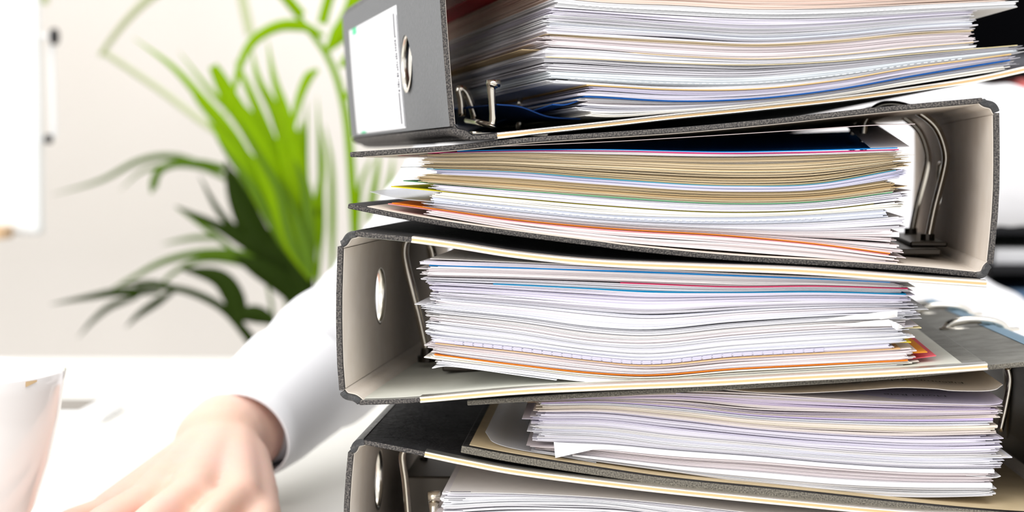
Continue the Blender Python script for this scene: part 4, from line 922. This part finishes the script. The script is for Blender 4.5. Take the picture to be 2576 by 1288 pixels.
for k in range(4):
    z = 0.0455*k; mb = MB(); mb.box((-0.16, -0.13, z), (0.16, 0.13, z+0.003)); mb.box((-0.16, -0.13, z), (-0.157, 0.13, z+0.045)); mb.box((0.157, -0.13, z), (0.16, 0.13, z+0.045)); mb.box((-0.16, 0.127, z), (0.16, 0.13, z+0.045)); mb.box((-0.16, -0.13, z), (0.16, -0.127, z+0.013)); 
    mb.build('tray', M['black_plastic'], tt, bevel=0.001)
def traypaper(py, k, th, m_, label):
    z = tz0+0.0455*k+0.003; mb = MB(); mb.box((-0.15, -0.118, 0), (0.15, 0.12, th)); o = mb.build('paper_ream', M[m_]); o.location = (0.70, 2.06, z+0.0002); tag(o, label, 'paper')
traypaper(570, 2, 0.026, 'white_paper', 'white papers in the upper black letter tray at the right edge')
traypaper(660, 1, 0.024, 'blue_paper', 'blue papers in the black letter tray below the white ones')
traypaper(745, 0, 0.024, 'white_paper', 'white papers in the lowest black letter tray')
mb = MB(); mb.box((-0.155, -0.125, 0.0455*4-0.0005), (0.155, 0.125, 0.0455*4+0.018)); mb.build('lid', M['black_plastic'], tt, bevel=0.006)

# ------------------------------------------------------------------ person
def capsules(name, segs, voxel, smooth_it, m, parent, extra=None):
    """segs: (p0, r0, p1, r1[, flat]) joined by voxel remesh into one surface"""
    bm = bmesh.new()
    for sg in segs:
        p0, r0, p1, r1 = Vector(sg[0]), sg[1], Vector(sg[2]), sg[3]
        d = p1-p0; L = d.length; n = max(2, int(L/(0.45*min(r0, r1)))+1)
        sc = sg[4] if len(sg) > 4 else None
        q = d.to_track_quat('Z', 'Y').to_matrix().to_4x4() if L > 1e-6 else Matrix.Identity(4)
        # revolve profile
        prof = []; K = 7
        for i in range(K+1): a = -math.pi/2+math.pi/2*i/K; prof.append((r0*math.cos(a), r0*math.sin(a)))
        for i in range(K+1): a = math.pi/2*i/K; prof.append((r1*math.cos(a), L+r1*math.sin(a)))
        seg = 20; rings = []
        for (r, z) in prof[1:-1]:
            ring = []
            for k in range(seg):
                a = 2*math.pi*k/seg; v = Vector((r*math.cos(a), r*math.sin(a), z)); v = q @ v
                if sc: v = Vector((v.x*sc[0], v.y*sc[1], v.z*sc[2]))
                ring.append(bm.verts.new(p0+v))
            rings.append(ring)
        def pole(z):
            v = q @ Vector((0, 0, z))
            if sc: v = Vector((v.x*sc[0], v.y*sc[1], v.z*sc[2]))
            return bm.verts.new(p0+v)
        b0 = pole(-r0); b1 = pole(L+r1)
        for k in range(seg):
            bm.faces.new((b0, rings[0][(k+1) % seg], rings[0][k])); bm.faces.new((b1, rings[-1][k], rings[-1][(k+1) % seg]))
            for i in range(len(rings)-1): bm.faces.new((rings[i][k], rings[i][(k+1) % seg], rings[i+1][(k+1) % seg], rings[i+1][k]))
    me = bpy.data.meshes.new(name); bm.to_mesh(me); bm.free()
    o = bpy.data.objects.new(name, me); COL.objects.link(o)
    r = o.modifiers.new('r', 'REMESH'); r.mode = 'VOXEL'; r.voxel_size = voxel; r.use_smooth_shade = True
    s = o.modifiers.new('s', 'SMOOTH'); s.iterations = smooth_it; s.factor = 0.5
    bpy.context.view_layer.update(); dg = bpy.context.evaluated_depsgraph_get()
    me2 = bpy.data.meshes.new_from_object(o.evaluated_get(dg)); o.modifiers.clear(); o.data = me2
    me2.materials.clear(); me2.materials.append(m)
    me2.polygons.foreach_set('use_smooth', np.ones(len(me2.polygons), dtype=bool))
    if extra: extra(me2)
    o.parent = parent; return o
person = empty('person', (0, 0, 0), 0, 'person in a white shirt slumped behind the binders, one arm stretched over the desk', 'person')
Sh = (0.0, 1.50, 0.235); El = (-0.085, 1.25, 0.100); Wr = (-0.170, 0.990, 0.040)
Sh2 = (0.40, 1.52, 0.220); El2 = (0.60, 1.46, 0.190); Wr2 = (0.62, 1.20, 0.045)
hand = [  # right hand
 ((-0.161, 1.06, 0.050), 0.0295, (-0.172, 0.992, 0.042), 0.0265),
 ((-0.164, 0.985, 0.042), 0.0185, (-0.146, 0.905, 0.030), 0.0125),
 ((-0.168, 0.985, 0.043), 0.0185, (-0.170, 0.896, 0.033), 0.0128),
 ((-0.174, 0.985, 0.042), 0.0185, (-0.192, 0.900, 0.030), 0.0120),
 ((-0.181, 0.985, 0.037), 0.0175, (-0.217, 0.912, 0.020), 0.0112),
 ((-0.156, 0.975, 0.036), 0.017, (-0.143, 0.930, 0.024), 0.0150),
 ((-0.143, 0.928, 0.024), 0.0150, (-0.133, 0.898, 0.018), 0.0110), ((-0.133, 0.898, 0.018), 0.0110, (-0.131, 0.870, 0.012), 0.0088),
 ((-0.146, 0.905, 0.030), 0.0108, (-0.156, 0.868, 0.024), 0.0092), ((-0.156, 0.868, 0.024), 0.0092, (-0.161, 0.846, 0.015), 0.0084), ((-0.161, 0.846, 0.015), 0.0084, (-0.164, 0.828, 0.0085), 0.0074),
 ((-0.170, 0.896, 0.033), 0.0108, (-0.184, 0.855, 0.026), 0.0094), ((-0.184, 0.855, 0.026), 0.0094, (-0.191, 0.830, 0.016), 0.0085), ((-0.191, 0.830, 0.016), 0.0085, (-0.195, 0.810, 0.0085), 0.0075),
 ((-0.192, 0.900, 0.030), 0.0104, (-0.210, 0.863, 0.024), 0.0090), ((-0.210, 0.863, 0.024), 0.0090, (-0.219, 0.840, 0.015), 0.0082), ((-0.219, 0.840, 0.015), 0.0082, (-0.225, 0.822, 0.008), 0.0072),
 ((-0.217, 0.912, 0.020), 0.0094, (-0.234, 0.888, 0.018), 0.0080), ((-0.234, 0.888, 0.018), 0.0080, (-0.241, 0.870, 0.014), 0.0073), ((-0.241, 0.870, 0.014), 0.0073, (-0.247, 0.856, 0.0075), 0.0064),
 ((-0.187, 0.975, 0.030), 0.017, (-0.212, 0.930, 0.020), 0.0130),
]
body = hand+[
 (Sh, 0.048, El, 0.038), (El, 0.038, (-0.158, 1.06, 0.050), 0.027), (Sh2, 0.048, El2, 0.038), (El2, 0.038, Wr2, 0.025),
 (Wr2, 0.024, (0.62, 1.12, 0.030), 0.019), ((0.60, 1.12, 0.028), 0.010, (0.59, 1.04, 0.012), 0.008), ((0.615, 1.11, 0.028), 0.010, (0.612, 1.03, 0.012), 0.008), ((0.632, 1.115, 0.027), 0.010, (0.636, 1.04, 0.012), 0.008), ((0.645, 1.12, 0.025), 0.009, (0.656, 1.06, 0.011), 0.007), ((0.60, 1.15, 0.030), 0.013, (0.565, 1.10, 0.014), 0.009),
 ((0.03, 1.53, 0.205), 0.062, (0.37, 1.53, 0.205), 0.062), ((0.2, 1.58, 0.165), 0.11, (0.2, 1.90, 0.125), 0.10), ((0.12, 1.60, 0.145), 0.09, (0.14, 1.92, 0.11), 0.09), ((0.28, 1.60, 0.145), 0.09, (0.26, 1.92, 0.11), 0.09),
 ((0.2, 1.92, 0.11), 0.11, (0.2, 2.02, -0.12), 0.12), ((0.12, 2.03, -0.18), 0.10, (0.28, 2.03, -0.18), 0.10), ((0.2, 1.52, 0.25), 0.055, (0.2, 1.455, 0.37), 0.052),
 ((0.2, 1.44, 0.43), 0.078, (0.2, 1.46, 0.50), 0.088), ((0.2, 1.40, 0.385), 0.045, (0.2, 1.42, 0.42), 0.06),
 ((0.2, 1.362, 0.455), 0.010, (0.2, 1.345, 0.430), 0.012), ((0.117, 1.45, 0.46), 0.014, (0.115, 1.455, 0.445), 0.010), ((0.283, 1.45, 0.46), 0.014, (0.285, 1.455, 0.445), 0.010),
 ((0.185, 1.352, 0.402), 0.006, (0.215, 1.352, 0.402), 0.006),
]
capsules('body', body, 0.0026, 6, M['skin'], person)
# shirt
def wrinkle(me):
    n = len(me.vertices); co = np.zeros(n*3); me.vertices.foreach_get('co', co); co = co.reshape(-1, 3)
    nr = np.zeros(n*3); me.vertices.foreach_get('normal', nr); nr = nr.reshape(-1, 3)
    d = 0.0016*np.sin(co[:, 0]*70+co[:, 1]*45+3*np.sin(co[:, 2]*30))+0.0012*np.sin(co[:, 1]*110-co[:, 0]*60+2*np.sin(co[:, 0]*50))
    co += nr*d[:, None]; me.vertices.foreach_set('co', co.ravel()); me.update()
shirt = [
 ((-0.002, 1.51, 0.235), 0.064, (-0.062, 1.32, 0.132), 0.058), ((-0.062, 1.32, 0.132), 0.058, (-0.085, 1.25, 0.103), 0.053), ((-0.085, 1.25, 0.103), 0.053, (-0.125, 1.13, 0.075), 0.044), ((-0.125, 1.13, 0.075), 0.044, (-0.155, 1.055, 0.054), 0.032),
 ((0.402, 1.52, 0.220), 0.062, (0.60, 1.46, 0.190), 0.052), ((0.60, 1.46, 0.195), 0.050, (0.62, 1.27, 0.080), 0.036),
 ((0.02, 1.53, 0.208), 0.076, (0.38, 1.53, 0.208), 0.076), ((0.2, 1.58, 0.165), 0.125, (0.2, 1.90, 0.14), 0.115), ((0.10, 1.60, 0.15), 0.10, (0.12, 1.92, 0.12), 0.105), ((0.30, 1.60, 0.15), 0.10, (0.28, 1.92, 0.12), 0.105),
 ((0.2, 1.93, 0.12), 0.125, (0.2, 2.03, -0.12), 0.135),
 ((0.24, 1.56, 0.12), 0.10, (0.34, 1.47, 0.080), 0.068), ((0.34, 1.47, 0.080), 0.068, (0.43, 1.41, 0.042), 0.040),
 ((0.2, 1.53, 0.25), 0.065, (0.2, 1.51, 0.28), 0.060)]
capsules('shirt', shirt, 0.004, 6, M['shirt'], person, wrinkle)
# cuff: open tube
def cuff(pts, rads, name='cuff', gap=True):
    pts = [Vector(p) for p in pts]; n = len(pts); K = 48; vs = []; fs = []
    for layer, off in ((0, 0), (1, -0.0018)):
        for i, p in enumerate(pts):
            T = (pts[min(i+1, n-1)]-pts[max(0, i-1)]).normalized(); X = T.cross(Vector((0, 0, 1))).normalized(); Z = X.cross(T)
            for k in range(K):
                a = 2*math.pi*k/K; rx, rz = rads[i]; w = 1+0.03*math.sin(3*a+i*0.6)
                vs.append(p+X*math.cos(a)*(rx+off)*w+Z*math.sin(a)*(rz+off)*w)
    N = n*K
    for i in range(n-1):
        for k in range(K):
            a = i*K+k; b_ = i*K+(k+1) % K; fs.append((a, b_, b_+K, a+K)); fs.append((N+a, N+a+K, N+b_+K, N+b_))
    for k in range(K): fs.append(((n-1)*K+k, (n-1)*K+(k+1) % K, N+(n-1)*K+(k+1) % K, N+(n-1)*K+k))
    link(name, vs, fs, M['shirt'], person, smooth=True)
cuff([(-0.138, 1.10, 0.066), (-0.147, 1.075, 0.059), (-0.155, 1.05, 0.052), (-0.161, 1.025, 0.047), (-0.165, 1.010, 0.0445)], [(0.043, 0.040), (0.041, 0.037), (0.039, 0.034), (0.0365, 0.030), (0.0355, 0.0275)])
capsules('trousers', [((0.11, 2.03, -0.23), 0.105, (0.10, 1.66, -0.20), 0.08), ((0.29, 2.03, -0.23), 0.105, (0.30, 1.66, -0.20), 0.08), ((0.10, 1.66, -0.20), 0.075, (0.10, 1.68, -0.66), 0.05), ((0.30, 1.66, -0.20), 0.075, (0.30, 1.68, -0.66), 0.05), ((0.10, 2.03, -0.2), 0.11, (0.30, 2.03, -0.2), 0.11)], 0.008, 4, M['trousers'], person)
for x in (0.10, 0.30):
    capsules('shoe', [((x, 1.72, -0.70), 0.038, (x, 1.52, -0.705), 0.032)], 0.005, 4, M['black_plastic'], person)
hr = capsules('hair', [((0.2, 1.47, 0.50), 0.093, (0.2, 1.485, 0.50), 0.092), ((0.2, 1.50, 0.42), 0.07, (0.2, 1.49, 0.46), 0.08), ((0.2, 1.43, 0.545), 0.055, (0.2, 1.40, 0.53), 0.05)], 0.005, 3, M['hair'], person)
for x in (0.172, 0.228):
    mb = MB(); mb.lathe([(0.0, -0.011), (0.006, -0.009), (0.010, -0.004), (0.011, 0), (0.010, 0.004), (0.006, 0.009), (0.0, 0.011)], 20, (x, 1.368, 0.455)); mb.build('eye', M['eye'], person, smooth=True)
# office chair
oc = empty('office_chair', (0.2, 2.08, FZ), 0, 'black office chair under the person in the white shirt', 'chair')
mb = MB(); mb.box((-0.24, -0.30, 0.38), (0.24, 0.20, 0.425)); mb.build('seat', M['black_plastic'], oc, bevel=0.02)
mb = MB(); mb.box((-0.22, 0.22, 0.52), (0.22, 0.27, 1.02)); mb.build('backrest', M['black_plastic'], oc, bevel=0.02)
mb = MB(); mb.tube([(0, 0.18, 0.39), (0, 0.28, 0.42), (0, 0.28, 0.60)], 0.018, 10); mb.build('back_support', M['black_plastic'], oc)
mb = MB(); mb.tube([(0, 0, 0.10), (0, 0, 0.38)], 0.025, 14); mb.build('column', M['chrome'], oc)
for k in range(5):
    a = 2*math.pi*k/5+0.3; mb = MB(); mb.tube([(0, 0, 0.11), (0.28*math.cos(a), 0.28*math.sin(a), 0.065)], 0.016, 10); l_ = mb.build('leg', M['black_plastic'], oc)
    mb = MB(); mb.tube([(0.28*math.cos(a)-0.012, 0.28*math.sin(a), 0.028), (0.28*math.cos(a)+0.012, 0.28*math.sin(a), 0.028)], 0.028, 16); mb.build('caster', M['black_plastic'], l_)

# the topmost binder lies twisted on the one below: its rear right sinks
TWIST += [o for o in B1.root.children_recursive if o.type == 'MESH']
seen = set()
for o in TWIST:
    me = o.data
    if me.name in seen: continue
    seen.add(me.name); n = len(me.vertices); co = np.zeros(n*3); me.vertices.foreach_get('co', co); co = co.reshape(-1, 3)
    co[:, 2] -= 0.19*np.clip(co[:, 0], 0, None)*np.clip(co[:, 1], 0, None); me.vertices.foreach_set('co', co.ravel()); me.update()
